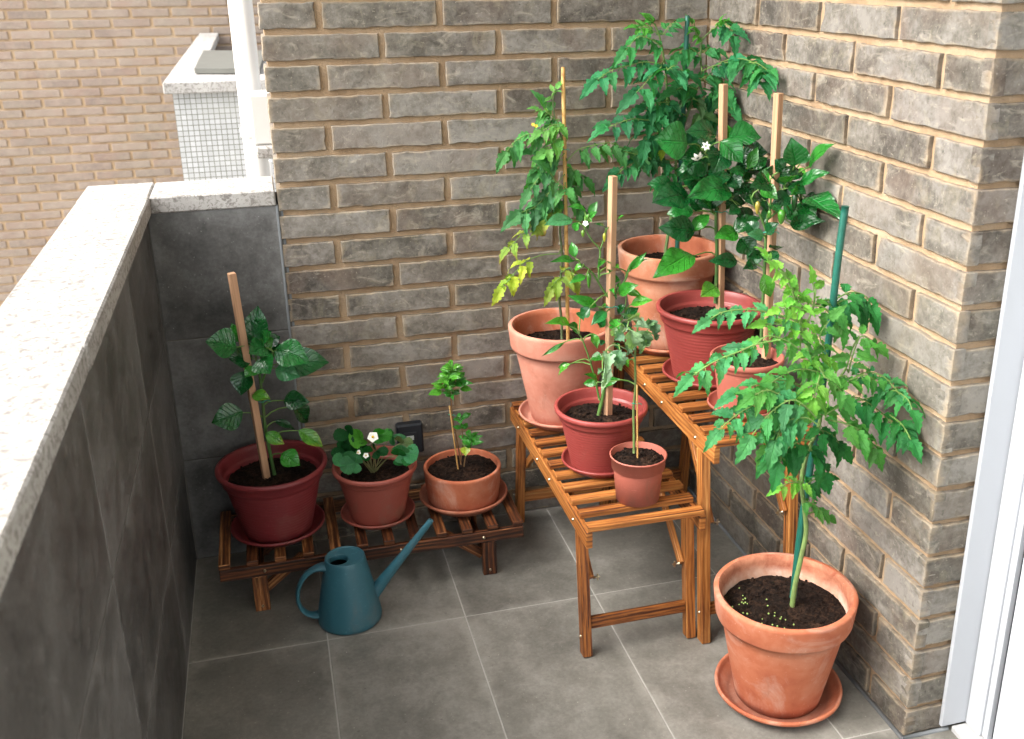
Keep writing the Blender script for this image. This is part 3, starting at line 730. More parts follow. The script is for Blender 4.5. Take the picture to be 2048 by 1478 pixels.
pts=[s0-dd*.06]+[s0+dd*t for t in (0,.15,.3,.5,.7,.9,.985,1)]
mb.tube(pts,[.017,.0155,.0128,.011,.0092,.0078,.0066,.0064,.0058],24,cap=False)
mb.tube([s1,s1-dd*.001,s1-dd*.06],[.0058,.0032,.003],24,cap=False); b=mb.build('spout',BLUE,wc); b.matrix_parent_inverse=Matrix.Identity(4)
mb=MB(); hp=bez([(-.036,0,.132),(-.088,0,.148),(-.128,0,.082),(-.106,0,.01),(-.058,0,.022)],30)
mb.tube(hp,[.0045+.003*max(0,1-i/5)+.002*max(0,(i-26)/4) for i in range(31)],20,flat=2.4,side=(0,1,0)); b=mb.build('handle',BLUE,wc); b.matrix_parent_inverse=Matrix.Identity(4)
# ------------------------------------------------------------------ plants
UP=V((0,0,1)); BACKV=RM@V((0,0,1))    # towards the camera
def rj(s=1.0): return V((random.uniform(-s,s),random.uniform(-s,s),random.uniform(-s,s)))
def vary(c,d=.2,w=.0):
    k=1+random.uniform(-d,d); return (c[0]*k*(1+random.uniform(-w,w)),c[1]*k,c[2]*k*(1+random.uniform(-d,d)*.5),1)
def clear(P,m=.022):
    # keep a plant point in front of the two brick walls
    P=V(P)
    if P.x>-m and P.y>YC-.02: P=CAM+(P-CAM)*((-m-CAM.x)/(P.x-CAM.x))
    if P.y>-m: P=CAM+(P-CAM)*((-m-CAM.y)/(P.y-CAM.y))
    return P
def leaf(mb,base,tip,w,col,nrm=None,kind='pepper',fold=.22,arch=.14,ruf=.03,seg=None,m=4,tw=0.0,tipcol=None,edgecol=None):
    base=clear(base);tip=clear(tip,.014);d=tip-base;L=d.length
    if L<1e-5: return
    ax=d/L; nrm=(nrm or (UP*.42+BACKV*1.0+rj(.38))); n=nrm-ax*nrm.dot(ax)
    if n.length<.05: n=BACKV-ax*BACKV.dot(ax)
    n.normalize(); s=ax.cross(n); sd=random.random()*40
    seg=seg or {'pepper':20,'tomato':18,'straw':14,'lance':12}[kind]; rows=[];uvs=[];cs=[]
    ns=random.choice((4,5,5)); asym=random.uniform(-.06,.06)
    for i in range(seg+1):
        t=i/seg
        if kind=='pepper': f=(math.sin(pi*t**.8)**.92)*(1-.22*t)*1.12
        elif kind=='lance': f=math.sin(pi*t**.8)**1.0*(1-.15*t)*1.05
        elif kind=='tomato':
            f=(math.sin(pi*t**.62)**.8)*(1-.12*t)
            saw=(t*ns*1.0+.15)%1.0; f*=((.64+.44*math.sin(pi*saw**1.2)**.8)*(1.08-.35*t) if t<.9 else .6)
        else:
            f=(math.sin(pi*min(1,t*.9+.02)**1.1)**.7); saw=(t*5.5)%1.0; f*=(.9+.14*abs(math.sin(pi*t*5.5)))
        f=max(f,.02)
        ang=tw*t; ss=s*cos(ang)+n*sin(ang); nn=n*cos(ang)-s*sin(ang)
        c0=base+ax*(L*t)+n*(L*arch*4*t*(1-t)*.5)+s*(L*.05*noise.noise(V((t*1.5+sd,0,0))))
        row=[];uv=[];cc=[]
        for j in range(-m,m+1):
            u=j/m; hw=w/2*f*(1+asym*(1 if u>0 else -1)); 
            back=0
            if kind=='tomato': back=L*.035*abs(u)*(1 if t<.9 else 0)
            p=c0+ss*(hw*u)+nn*(fold*hw*(abs(u)**1.25))-ax*back*0
            p+=ax*(L*.07*abs(u)*(1-t)*f)*(1 if kind!='tomato' else -1)*.6
            p+=nn*(ruf*L*(noise.noise(V((t*3.2+sd,u*1.2,sd)))+.55*abs(u)*noise.noise(V((t*5.5+sd,sd,3+u)))))
            # quilting between the side veins
            if kind in('pepper','straw'): p+=nn*(L*.011*sin(2*pi*(t*7-abs(u)*1.9))*abs(u)*(1-abs(u)*.5))
            if p.y>YC: p.x=min(p.x,-.004-.004*random.random())
            p.y=min(p.y,-.004)
            row.append(p);uv.append((u*.5+.5,t))
            k=col
            e=0
            if tipcol: e=max(0,min(1,(t-.55)*2.2+noise.noise(V((t*5,u*3,sd)))*.9+(abs(u)-.6)*.8))
            cc.append(tuple(col[q]*(1-e)+tipcol[q]*e for q in range(3))+(1,) if tipcol else col)
        rows.append(row);uvs.append(uv);cs.append(cc)
    mb.grid(rows,uvs,True,cs=cs)
def pl(pts,y,n=None):
    """list of (px,py[,dy]) -> smooth 3D polyline"""
    P=[clear(at(p[0],p[1],y+(p[2] if len(p)>2 else 0)),.03) for p in pts]
    if len(P)<3: return P
    out=[]
    for i in range(len(P)-1):
        p0=P[max(i-1,0)];p1=P[i];p2=P[i+1];p3=P[min(i+2,len(P)-1)]
        for k in range(5):
            t=k/5; out.append(.5*((2*p1)+(p2-p0)*t+(2*p0-5*p1+4*p2-p3)*t*t+(3*p1-p0-3*p2+p3)*t**3))
    out.append(P[-1]); return out
def stem(mb,pts,r0,r1,col=(.1,.2,.05)):
    n=len(pts); mb.tube(pts,[r0+(r1-r0)*i/(n-1) for i in range(n)],8,c=(*col,1))
class Plant:
    def __init__(s,name,label,cat,base,y,leafmat,group=None):
        s.y=y; s.k=ppu(y); s.b=V(base); s.t=thing(name,label,cat,base,group); s.st=MB(); s.fo=MB(); s.lm=leafmat; s.node=[]
    def stem(s,pts,r0,r1,col=(.1,.2,.05),dy=0,reg=True):
        P=pl(pts,s.y+dy); stem(s.st,P,r0,r1,col)
        if reg: s.node+=P
        return P
    def leaf(s,bx,by,tx,ty,w,col,dyb=None,dyt=None,pet=True,kind='pepper',petcol=(.12,.25,.05),**k):
        dyb=random.uniform(-.03,.02) if dyb is None else dyb
        dyt=dyb+random.uniform(-.05,.02) if dyt is None else dyt
        B=at(bx,by,s.y+dyb); T=at(tx,ty,s.y+dyt)
        leaf(s.fo,B,T,w*s.k*(getattr(s,'lw',1.5) if kind=='pepper' else 1.25),col,kind=kind,**k)
        if pet and s.node:
            q=min(s.node,key=lambda p:(p-B-V((0,0,-.012))).length)
            if .008<(q-B).length<.2:
                mid=(q+B)/2+V((0,0,.12*(q-B).length))+ (T-B).normalized()*.0
                stem(s.st,[q,q.lerp(mid,.5)+V((0,0,.003)),mid,B.lerp(mid,.4),B+(T-B)*.04],.0016,.0011,petcol)
    def compound(s,pts,size,col,n=4,dy=0,droop=.5,tipcol=None,spread=.9,thick=.0013,kind='tomato',ratio=.5,link=True,ruf=.05,petcol=(.14,.27,.06),fold=.3,start=.25,wilt=0):
        """one compound leaf: rachis through picture points, leaflets in pairs, one at the tip"""
        P=pl([(p[0],p[1],(p[2] if len(p)>2 else 0)+dy) for p in pts],s.y)
        if link and s.node:
            q=min(s.node,key=lambda p:(p-P[0]).length)
            if .004<(q-P[0]).length<.1: P=[q,(q+P[0])/2+V((0,0,.004))]+P
        stem(s.st,P,thick,thick*.55,petcol)
        L=[0]
        for a,b in zip(P[:-1],P[1:]): L.append(L[-1]+(b-a).length)
        T=L[-1]
        def pos(t):
            d=t*T
            for i in range(len(L)-1):
                if L[i+1]>=d: 
                    f=(d-L[i])/max(1e-9,L[i+1]-L[i]); return P[i].lerp(P[i+1],f),(P[i+1]-P[i]).normalized()
            return P[-1],(P[-1]-P[-2]).normalized()
        sz=size*s.k*getattr(s,'zoom',1)
        for i in range(n):
            t=start+(1-start)*(i+.35)/(n+.1)
            for sgn in (-1,1):
                p,ax=pos(min(.985,max(.05,t+random.uniform(-.03,.03))))
                nn=(UP*.8+BACKV*.5); nn=(nn-ax*nn.dot(ax)).normalized(); side=ax.cross(nn)*sgn
                d=(ax*random.uniform(.35,.75)+side*spread*random.uniform(.8,1.1)-UP*droop*random.uniform(.5,1.4)+rj(.18)).normalized()
                q=sz*random.uniform(.75,1.1)*(1.0 if .3<t<.9 else .85); gap=sz*.13
                b=p+d*gap; stem(s.st,[p,p.lerp(b,.5)+V((0,0,.0006)),b+d*.003],thick*.5,thick*.35,petcol)
                d2=(d-UP*droop*.35+rj(.16)).normalized()
                nrm=(UP*.5+BACKV*.8+side*.3+rj(.65+wilt))
                leaf(s.fo,b,b+d2*q,q*random.uniform(ratio-.04,ratio+.1),vary(col,.38,.2),nrm=nrm,kind=kind,fold=fold+wilt*.6,arch=.2+droop*.1,ruf=ruf+wilt*.08,tw=random.uniform(-.5,.5)*(1+wilt*2),tipcol=tipcol)
                if random.random()<.7 and kind=='tomato':  # small leaflet between the pairs
                    p3,a3=pos(min(.98,t+.06)); d3=(side*spread*-1+a3*.4-UP*droop*.6+rj(.3)).normalized(); q3=sz*random.uniform(.25,.45)
                    leaf(s.fo,p3+d3*.003,p3+d3*(q3+.003),q3*.6,vary(col,.25,.15),kind='tomato',seg=9,ruf=.06)
        p,ax=pos(1); d=(ax-UP*droop*.45+rj(.12)).normalized()
        leaf(s.fo,p,p+d*sz*1.15,sz*(ratio+.12),vary(col,.18,.1),nrm=UP*.6+BACKV*.8+rj(.3),kind=kind,fold=fold,arch=.2,ruf=ruf,tipcol=tipcol)
    def rosette(s,px,py,n,ln,ratio,col,dy=0,kind='lance',up=.35,tipcol=None):
        c=at(px,py,s.y+dy)
        for i in range(n):
            a=2*pi*i/n+random.uniform(-.4,.4); e=random.uniform(-.2,1)*up*1.6
            d=V((cos(a),sin(a)*.9,e)).normalized(); L=ln*s.k*random.uniform(.6,1.15)
            leaf(s.fo,c+d*.002+V((0,0,random.uniform(-.004,.004))),c+d*L,L*ratio*random.uniform(.85,1.15),vary(col,.22,.15),kind=kind,fold=.3,arch=.22,ruf=.05,tipcol=tipcol)
    def fill(s,cx,cy,rx,ry,n,w,cols,kind='pepper',dyr=.06):
        for _ in range(n):
            a=random.random()*2*pi; q=math.sqrt(random.random()); bx=cx+rx*q*cos(a)*.7; by=cy+ry*q*sin(a)*.7
            an=a+random.uniform(-.9,.9); L=w*random.uniform(1.1,2.0)
            s.leaf(bx,by,bx+L*cos(an),by+L*sin(an)*.8+6,w*random.uniform(.7,1.2),vary(random.choice(cols),.25,.1),random.uniform(-.01,dyr),None,kind=kind,fold=.25,ruf=.05,arch=.2)
    def flower(s,px,py,r,petals=5,dy=-.01,mat=None,face=None,cen=True,name='flower',pw=.95,droop=0):
        c=at(px,py,s.y+dy); f=(face or (BACKV*.9+UP*.3)).normalized(); a=f.cross(UP).normalized(); b=f.cross(a); mb=MB(); R=r*s.k
        for i in range(petals):
            g=2*pi*i/petals+.3; d=a*cos(g)+b*sin(g)
            leaf(mb,c+d*R*.15,c+d*R-f*R*droop,R*pw,(1,1,1,1),nrm=f,kind='pepper',fold=.15,arch=.15,ruf=.03,seg=7,m=3)
        o=mb.build(name,mat or PETAL,s.t)
        if cen:
            mb=MB(); mb.sphere(c+f*R*.12,R*.24,10,6); mb.build('flower_centre',YEL,o)
    def fruit(s,px,py,r,ln,col=(.05,.18,.02),dy=-.01,name='pepper_fruit'):
        c=at(px,py,s.y+dy); mb=MB(); L=ln*s.k; R=r*s.k
        mb.lathe([(.0004,0),(R*.5,-L*.03),(R*.95,-L*.2),(R,-L*.4),(R*.75,-L*.7),(R*.35,-L*.92),(.0004,-L)],c,14,c=(*col,1)); mb.build(name,FRUIT,s.t)
    def tie(s,px,py,r,dy=0):
        c=at(px,py,s.y+dy); mb=MB(); n=20; mb.tube([c+V((r*cos(2*pi*i/n),r*.8*sin(2*pi*i/n),.0014*sin(4*pi*i/n))) for i in range(n+1)],.0009,6)
        mb.tube(bez([c+V((r*.8,-.004,0)),c+V((r*1.6,-.006,.002)),c+V((r*2,-.004,-.004))],5),.0008,6); mb.build('tie',GREENTIE,s.t)
    def done(s):
        s.st.build('stem',STEM,s.t); s.fo.build('foliage',s.lm,s.t)
fm=Mat('pepper_skin'); c_,_a=fm.attr(); fm.set(c_,.22,.6); FRUIT=fm.m
def stake(label,tp,bp_,y,w,mat,round_=False,dyt=0,zb=None,name='plant_stake'):
    T=at(tp[0],tp[1],y+dyt); B=at(bp_[0],bp_[1],y); d=(B-T).normalized(); B2=B+d*.03
    mb=MB()
    if round_: 
        pts=[B2.lerp(T,i/24) for i in range(25)]
        mb.tube(pts+[T-d*w*.25],[w/2*(1+.05*noise.noise(p*60)) for p in pts]+[w*.3],14)
    else: mb.bar(B2,T,w,w,up=(.35,-1,0),ch=.0009,c=rc())
    o=mb.build(name,mat); o.location=B2; 
    for v in o.data.vertices: v.co-=B2
    tag(o,label,'plant stake'); return o
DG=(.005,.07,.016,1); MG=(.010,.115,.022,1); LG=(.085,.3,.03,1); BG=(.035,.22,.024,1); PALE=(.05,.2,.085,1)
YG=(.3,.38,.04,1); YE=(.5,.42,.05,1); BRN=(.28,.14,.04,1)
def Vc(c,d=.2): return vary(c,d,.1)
# --- pepper in the pot nearest the parapet
stake('square wooden stake in the dark red pot nearest the parapet',(463,546),(531,944),C1[1]-.005,.0145,STAKE,dyt=-.0)
p=Plant('pepper_plant','glossy dark green pepper plant tied to a wooden stake in the pot nearest the parapet','pepper plant',(C1[0]+.02,C1[1],.255),C1[1],LEAFG)
p.lw=1.22
p.stem([(549,949),(540,905),(531,860),(525,800),(520,755),(512,715),(506,672)],.0042,.0022,(.05,.13,.03))
p.stem([(524,765,0),(535,735,-.01),(548,708,-.02),(556,695,-.02)],.0026,.0016,(.06,.15,.03))
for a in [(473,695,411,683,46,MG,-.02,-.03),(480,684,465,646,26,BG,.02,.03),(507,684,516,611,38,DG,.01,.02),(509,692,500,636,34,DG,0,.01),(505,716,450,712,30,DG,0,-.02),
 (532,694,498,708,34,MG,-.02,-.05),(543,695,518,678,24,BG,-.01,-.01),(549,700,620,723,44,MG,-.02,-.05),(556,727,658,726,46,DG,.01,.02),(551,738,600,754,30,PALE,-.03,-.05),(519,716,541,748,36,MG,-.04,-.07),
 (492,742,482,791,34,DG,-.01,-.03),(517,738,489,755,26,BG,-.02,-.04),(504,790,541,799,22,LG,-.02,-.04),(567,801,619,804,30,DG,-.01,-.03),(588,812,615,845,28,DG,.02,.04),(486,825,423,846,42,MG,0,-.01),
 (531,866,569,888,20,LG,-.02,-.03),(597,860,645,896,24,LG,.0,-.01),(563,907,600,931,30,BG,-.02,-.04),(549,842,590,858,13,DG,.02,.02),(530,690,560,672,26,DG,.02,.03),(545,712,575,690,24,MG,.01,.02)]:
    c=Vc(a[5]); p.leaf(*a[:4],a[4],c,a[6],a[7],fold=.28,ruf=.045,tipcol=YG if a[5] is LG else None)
p.fill(515,705,30,35,4,22,(DG,MG),dyr=.03)
p.tie(520,801,.011); p.done()
# --- strawberry
p=Plant('strawberry_plant','low strawberry plant with serrated leaves and one open white flower','strawberry plant',(C2[0],C2[1],.235),C2[1],LEAFM)
base=(747,945)
for a in [(699,868,-.0,24,27,DG,.03),(694,905,-.01,24,26,DG,.0),(698,918,-.04,27,27,PALE,-.05),(712,925,-.05,30,28,PALE,-.06),(722,877,.0,34,20,LG,.02),(757,870,.02,26,22,BG,.03),(783,872,.03,12,24,PALE,.04),(802,885,.0,22,20,(.13,.17,.08,1),.02),
    (805,906,-.03,36,26,PALE,-.03),(800,912,-.03,32,24,MG,-.04),(752,902,-.01,22,20,DG,-.02),(722,900,0,30,24,DG,.0),(705,888,.02,26,26,MG,.03),(735,905,-.02,20,22,MG,-.03)]:
    px,py,dy,w,l,c,d2=a; w*=1.2; l*=1.2
    P=pl([(base[0]+random.uniform(-5,5),base[1]),((base[0]+px)/2,(base[1]+py)/2-10,dy*.5),(px,py,dy)],p.y); stem(p.st,P,.0012,.0009,(.2,.2,.08))
    dx=(px-base[0]); s_=1 if dx>0 else -1
    for k,(ox,oy) in enumerate(((s_*.9,.25),(-.1*s_,-.8),(.15*s_,1.0))):
        if k and l<21: continue
        q=1 if k==0 else .8
        B=at(px,py,p.y+dy); T=at(px+ox*l*q*1.1,py+oy*l*q*.8,p.y+dy-.012)
        leaf(p.fo,B,T,w*p.k*q,vary(c,.15,.1),kind='straw',fold=.2,arch=.15,ruf=.04)
for (a,b) in (((752,948),(741,872)),((746,945),(742,880))):
    stem(p.st,pl([(a[0],a[1]),((a[0]+b[0])/2+3,(a[1]+b[1])/2),(b[0],b[1],-.02)],p.y),.001,.0009,(.3,.22,.1))
p.flower(746,874,11,5,-.03,face=BACKV*1+UP*.5,pw=1.1); p.flower(716,905,6,5,-.03,mat=PETAL); p.flower(732,911,6,5,-.035,mat=PETAL); p.done()
# --- small chilli seedlings in the bowl
stake('thin bamboo skewer leaning in the low round clay bowl',(899,812),(915,930),C3[1]-.005,.0034,BAMBOO,True)
p=Plant('seedling','three small bright green chilli seedlings in the low round clay bowl','seedlings',(C3[0],C3[1],.203),C3[1],LEAFG)
p.stem([(922,929),(915,885),(906,840),(902,800),(899,775)],.0018,.0013,(.2,.1,.04)); p.stem([(928,933),(932,905),(936,890)],.0014,.001,(.2,.12,.05)); p.stem([(921,925),(925,890),(924,858),(921,840)],.0014,.001,(.2,.12,.05))
for (x,y,n,l,dy) in ((905,738,9,25,0),(897,760,9,27,-.01),(912,768,8,30,0),(889,775,6,26,-.01),(904,790,6,22,-.02),(900,750,7,30,.01)): p.rosette(x,y,n+3,l*1.1,.36,BG if random.random()<.6 else LG,dy)
for (x,y,n,l,dy) in ((922,838,9,22,-.01),(924,855,7,20,-.02)): p.rosette(x,y,n,l,.45,BG,dy)
for (x,y,n,l,dy) in ((940,880,9,26,-.01),(944,890,7,25,-.03)): p.rosette(x,y,n+2,l,.42,BG,dy)
p.leaf(930,893,932,912,16,YG,-.03,-.05,kind='lance'); p.leaf(884,782,856,790,14,LG,-.01,-.02,kind='lance'); p.leaf(920,778,945,780,12,LG,-.01,-.02,kind='lance')
p.tie(901,829,.005); p.done()
# --- ageing tomato in the wide terracotta pot
y4=C4[1]-.0
stake('tall thin yellow bamboo cane in the wide terracotta pot',(1126,136),(1136,676),y4,.0088,BAMBOO,True)
p=Plant('tomato_plant','straggly tomato plant with yellowing lower leaves tied to the bamboo cane','tomato plant',(C4[0]-.01,C4[1],.495),y4,LEAFM)
p.zoom=1.02; AG=(.07,.22,.07,1); AL=(.12,.3,.07,1); AM=(.045,.16,.06,1); AY=(.26,.34,.06,1)
p.stem([(1124,678),(1123,640),(1119,600),(1121,560),(1124,510),(1120,460),(1125,420),(1131,375),(1131,320),(1124,280),(1112,245),(1106,205),(1112,180)],.0032,.0014,(.09,.13,.06))
p.compound([(1108,205),(1104,190),(1112,178)],20,AL,2,droop=.2)
p.compound([(1112,240),(1096,225),(1078,220)],20,AL,3,droop=.3)
p.compound([(1108,262),(1090,268),(1058,268),(1030,283),(1014,303)],38,AG,4,droop=1.1)
p.compound([(1118,250),(1105,250),(1085,262)],34,AL,3,droop=.8,dy=-.02)
p.compound([(1122,275),(1108,285),(1092,300)],36,AL,3,droop=1.0,dy=-.02)
p.compound([(1130,320),(1112,320),(1085,325),(1072,345)],36,AG,3,droop=1.0)
p.compound([(1134,322),(1156,300),(1190,290),(1222,286),(1255,300)],40,AG,5,droop=1.1,dy=-.01)
p.compound([(1126,352),(1105,378),(1072,412),(1042,425)],46,AM,5,droop=.9,dy=-.01,kind='tomato')
p.compound([(1130,375),(1112,362),(1100,345)],38,AG,2,droop=1.0,dy=-.03)
p.compound([(1132,350),(1143,365),(1147,385)],30,AG,2,droop=1.1,dy=.02)
p.compound([(1122,425),(1085,440),(1048,466),(1018,496)],31,AY,5,droop=.5,tipcol=BRN,dy=-.02,start=.15)
p.compound([(1118,508),(1085,510),(1050,524),(1030,545),(1005,575)],36,(.38,.46,.05,1),4,droop=.7,tipcol=YE,dy=-.02,start=.45)
p.compound([(1124,545),(1140,535),(1150,555)],34,AY,2,droop=1.0,tipcol=YE,dy=-.02)
p.compound([(1122,555),(1112,562),(1104,575)],34,AY,2,droop=1.0,tipcol=(.35,.42,.05,1),dy=-.03)
p.compound([(1128,420),(1110,412),(1100,425)],26,AL,2,droop=.8)
p.leaf(1072,448,1090,472,34,AY,-.03,-.03,kind='tomato',tipcol=BRN,pet=False)
for (x,y) in ((1066,249),(1072,252)): p.flower(x,y,4,5,-.02,mat=YEL,cen=False,pw=.5)
for q in ([(1126,300),(1100,310),(1075,305)],[(1130,400),(1108,392),(1085,400)],[(1128,330),(1150,340),(1168,358)],[(1120,240),(1100,235),(1090,215)],[(1130,385),(1150,400),(1160,420)],[(1126,310),(1090,340),(1060,380)]): p.compound(q,36,Vc(AG),3,droop=.9,dy=random.uniform(-.04,.02))
p.compound([(1248,303),(1280,310),(1310,318)],38,AM,3,droop=1.0,dy=-.02,link=False)
p.tie(1127,298,.006); p.tie(1130,537,.008); p.done()
# --- chilli on the middle bench
y5=C5[1]
stake('pale square wooden stake in the bright red pot on the middle bench',(1226,352),(1216,828),y5,.0135,STAKE)
p=Plant('chilli_plant','bushy chilli plant with narrow pointed leaves beside the shortest pale stake','chilli plant',(C5[0],C5[1],.42),y5,LEAFG)
GS=(.08,.2,.04)
p.stem([(1196,835),(1206,790),(1212,745),(1219,690),(1221,640),(1222,602)],.0042,.003,GS)
p.stem([(1199,800),(1190,760),(1180,722),(1166,682),(1158,668)],.0022,.0014,GS)
p.stem([(1222,602),(1206,580),(1184,545),(1160,527)],.0026,.0015,GS); p.stem([(1222,602),(1240,575),(1253,555),(1260,530),(1276,512)],.0024,.0013,GS)
p.stem([(1197,560),(1198,530),(1200,500),(1185,482),(1170,458)],.002,.0012,GS); p.stem([(1200,500),(1208,478),(1216,455),(1236,440)],.0018,.001,GS)
p.stem([(1216,700),(1240,640),(1250,625)],.0016,.001,GS)
Z=lambda x:940+x/3.696
Y_=lambda y:350+y/3.696
for a in [(770,630,590,645,45),(775,610,748,495,50),(860,750,735,805,45),(990,620,940,690,38),(1005,400,915,365,34),(855,268,715,238,48),(880,290,942,195,45),(885,315,945,268,28),(800,350,775,415,45),(1185,700,1305,565,42),(1155,725,1325,620,46),
 (1100,690,1045,680,42),(1110,780,1015,760,42),(1098,870,1245,815,74),(1160,865,1285,905,42),(1190,955,1352,925,60),(935,975,722,892,60),(885,980,828,1055,70),(1010,1010,895,1115,62),(1130,1065,1250,985,56),(735,1105,548,1098,55),(722,1112,802,1172,70),
 (900,1170,940,1285,52),(700,1232,528,1342,26),(745,1395,652,1480,34),(895,1350,992,1362,62),(1000,1050,960,1130,50),(1040,1100,1085,1170,46),(1150,960,1090,1030,44),(830,680,770,700,40),(850,300,900,350,40),(1090,350,1140,300,24),(1060,310,1040,240,22),(820,1010,840,1080,50)]:
    p.leaf(Z(a[0]),Y_(a[1]),Z(a[2]),Y_(a[3]),a[4]*.30,Vc(random.choice((BG,BG,MG,LG)),.25),kind='lance',fold=.35,arch=.2,ruf=.05)
p.leaf(Z(760),Y_(330),Z(548),Y_(372),24,Vc(PALE),-.02,-.05,kind='lance'); p.leaf(1116,736,1140,728,12,Vc(BG),kind='lance')
for a in [(1195,766,1166,767,14),(1194,758,1167,748,12),(1205,765,1240,757,16),(1222,640,1240,660,18),(1205,775,1222,750,14)]: p.leaf(*a[:4],a[4],Vc(BG),kind='lance',fold=.3)
p.fill(1215,560,35,50,5,8,(BG,MG),kind='lance',dyr=.02)
p.fruit(1178,545,4.5,32); p.fruit(1166,460,3.5,14,(.12,.25,.03)); p.fruit(1209,466,3.5,18,(.3,.3,.03)); p.flower(1171,447,6,5,-.02,cen=False); p.fill(1225,640,45,70,8,9,(BG,MG,DG),kind='lance',dyr=.02)
p.tie(1219,613,.009,-.004); p.done()
# --- wilted tomato in the small pot
y6=C6[1]
stake('thin bamboo skewer in the small nursery pot',(1274,770),(1275,906),y6-.004,.0034,BAMBOO,True)
p=Plant('wilted_tomato_plant','wilted grey green tomato seedling with crumpled leaves in the small nursery pot','tomato plant',(C6[0],C6[1],.4),y6,LEAFM)
p.stem([(1268,906),(1268,860),(1267,820),(1271,769),(1270,715),(1272,690),(1275,655),(1268,640)],.0028,.0018,(.13,.2,.06))
GG=(.24,.34,.22,1); GD=(.13,.23,.14,1)
p.stem([(1272,690),(1250,655),(1235,640)],.0014,.001,(.2,.26,.12)); p.stem([(1270,715),(1255,700),(1225,690),(1205,712)],.0014,.001,(.2,.26,.12)); p.stem([(1272,690),(1290,665),(1300,655)],.0012,.001,(.2,.26,.12))
for a in [(1272,650,1299,658,24,GG),(1299,663,1280,708,34,GG),(1262,660,1263,700,32,GG),(1302,640,1313,676,20,GD),(1250,655,1238,672,18,GG),(1224,702,1243,742,30,GG),(1216,706,1207,758,22,GG),(1215,732,1211,770,18,GG),(1275,640,1247,642,18,GG),(1246,665,1228,680,22,GD),(1232,655,1224,672,14,GG),(1290,652,1305,646,16,GD),(1258,640,1240,628,14,GD),(1240,700,1230,725,22,GD),(1285,668,1297,690,22,GD),(1262,690,1254,712,22,GD),(1209,765,1203,790,12,GG),(1205,740,1196,752,12,GD),(1250,718,1257,735,10,LG),(1306,668,1312,682,12,GD)]:
    p.leaf(*a[:4],a[4],Vc(a[5],.25),dyb=random.uniform(-.025,.015),kind='tomato',fold=.7,arch=.35,ruf=.15,tw=random.uniform(-1,1))
p.tie(1270,806,.006); p.done()
# --- dark tomato in the corner
y7=C7[1]
stake('dark green plastic cane in the tall weathered pot in the wall corner',(1375,33),(1354,500),y7,.0105,GREENST,True,dyt=.0)
p=Plant('tomato_plant','tall dark green tomato plant in the corner where the brick walls meet','tomato plant',(C7[0],C7[1],.66),y7,LEAFM)
p.stem([(1330,512),(1336,470),(1343,430),(1352,380),(1352,320),(1362,270),(1380,215),(1393,180),(1403,150),(1401,110),(1406,78),(1430,57)],.0042,.0018,(.12,.2,.07))
p.stem([(1352,320),(1342,260),(1335,200),(1332,150),(1326,105),(1318,70),(1309,47)],.0032,.0016,(.14,.26,.07))
TG=(.03,.18,.07,1); TM=(.045,.22,.07,1); TL=(.08,.28,.045,1)
for pts,sz,c,n,dr,dy in [
 ([(1325,128),(1290,124),(1261,130),(1225,140),(1194,160)],46,TG,5,.9,-.03),
 ([(1322,135),(1305,150),(1288,170),(1272,185)],52,TG,3,.8,-.06),
 ([(1335,140),(1350,132),(1375,148)],46,TG,3,.6,-.08),
 ([(1404,142),(1440,128),(1475,125),(1505,145),(1524,165)],46,TG,5,1.0,-.05),
 ([(1420,135),(1462,118),(1500,122),(1532,150)],44,TG,4,.9,-.01),([(1480,128),(1510,125),(1535,140)],38,TM,3,.9,-.0),([(1404,160),(1430,175),(1455,195)],40,TM,3,.8,.0),
 ([(1326,98),(1308,82),(1280,72),(1262,88),(1252,100)],40,TM,4,1.0,-.03),
 ([(1316,68),(1296,55),(1275,55)],26,TL,3,.5,0),([(1310,50),(1303,42),(1298,38)],22,TL,3,.2,0),([(1326,70),(1340,50),(1352,44)],26,TM,3,.6,0),
 ([(1428,58),(1445,47),(1462,55),(1467,72)],40,TG,3,1.3,-.02),([(1430,57),(1438,46),(1450,42)],24,TL,3,.4,0),([(1402,78),(1390,62),(1384,50)],24,TL,3,.6,0),
 ([(1315,212),(1308,228),(1298,240),(1262,238),(1216,255)],46,TG,5,.8,-.05),
 ([(1338,205),(1318,205),(1292,215)],46,TG,3,.8,-.04),
 ([(1312,232),(1300,255),(1292,280)],48,TG,3,1.0,-.06),
 ([(1388,198),(1401,208),(1403,240)],44,(.07,.15,.06,1),3,.9,-.06),
 ([(1370,230),(1350,222),(1330,235)],46,TG,3,.9,-.01),
 ([(1400,160),(1420,150),(1440,160),(1452,180)],44,TM,4,1.0,-.02),
 ([(1396,180),(1372,172),(1352,180)],42,TM,3,.8,-.04),
 ([(1404,120),(1388,100),(1370,95),(1358,108)],38,TM,4,.9,.0),
 ([(1405,105),(1418,95),(1432,100)],30,TM,3,.9,0),([(1388,205),(1410,215),(1430,235)],46,TG,3,.9,.0),
 ([(1350,270),(1320,262),(1300,280)],44,TG,3,1,.0),([(1362,265),(1385,262),(1405,280)],46,TG,3,.9,.01),
 ([(1352,320),(1330,322),(1290,318),(1255,332),(1234,350)],42,TG,5,1.0,-.02),([(1345,300),(1320,296),(1290,300),(1262,300)],34,TM,4,.9,-.01),
 ([(1352,335),(1340,345),(1325,365)],42,TM,2,1.1,-.03),([(1385,215),(1420,190),(1450,200),(1465,220)],42,TG,4,1.0,.02),
 ([(1352,240),(1342,230),(1330,210)],40,TG,3,.7,.02),([(1345,180),(1360,170),(1380,190)],44,TG,3,.7,.02),([(1350,300),(1372,310),(1398,300)],42,TG,3,1.0,.02)]:
    p.compound(pts,sz*.9,c,n+1,dy=dy,droop=dr*.65,ratio=.5)
p.leaf(1322,300,1322,322,14,YG,-.04,-.04,kind='tomato',pet=False)
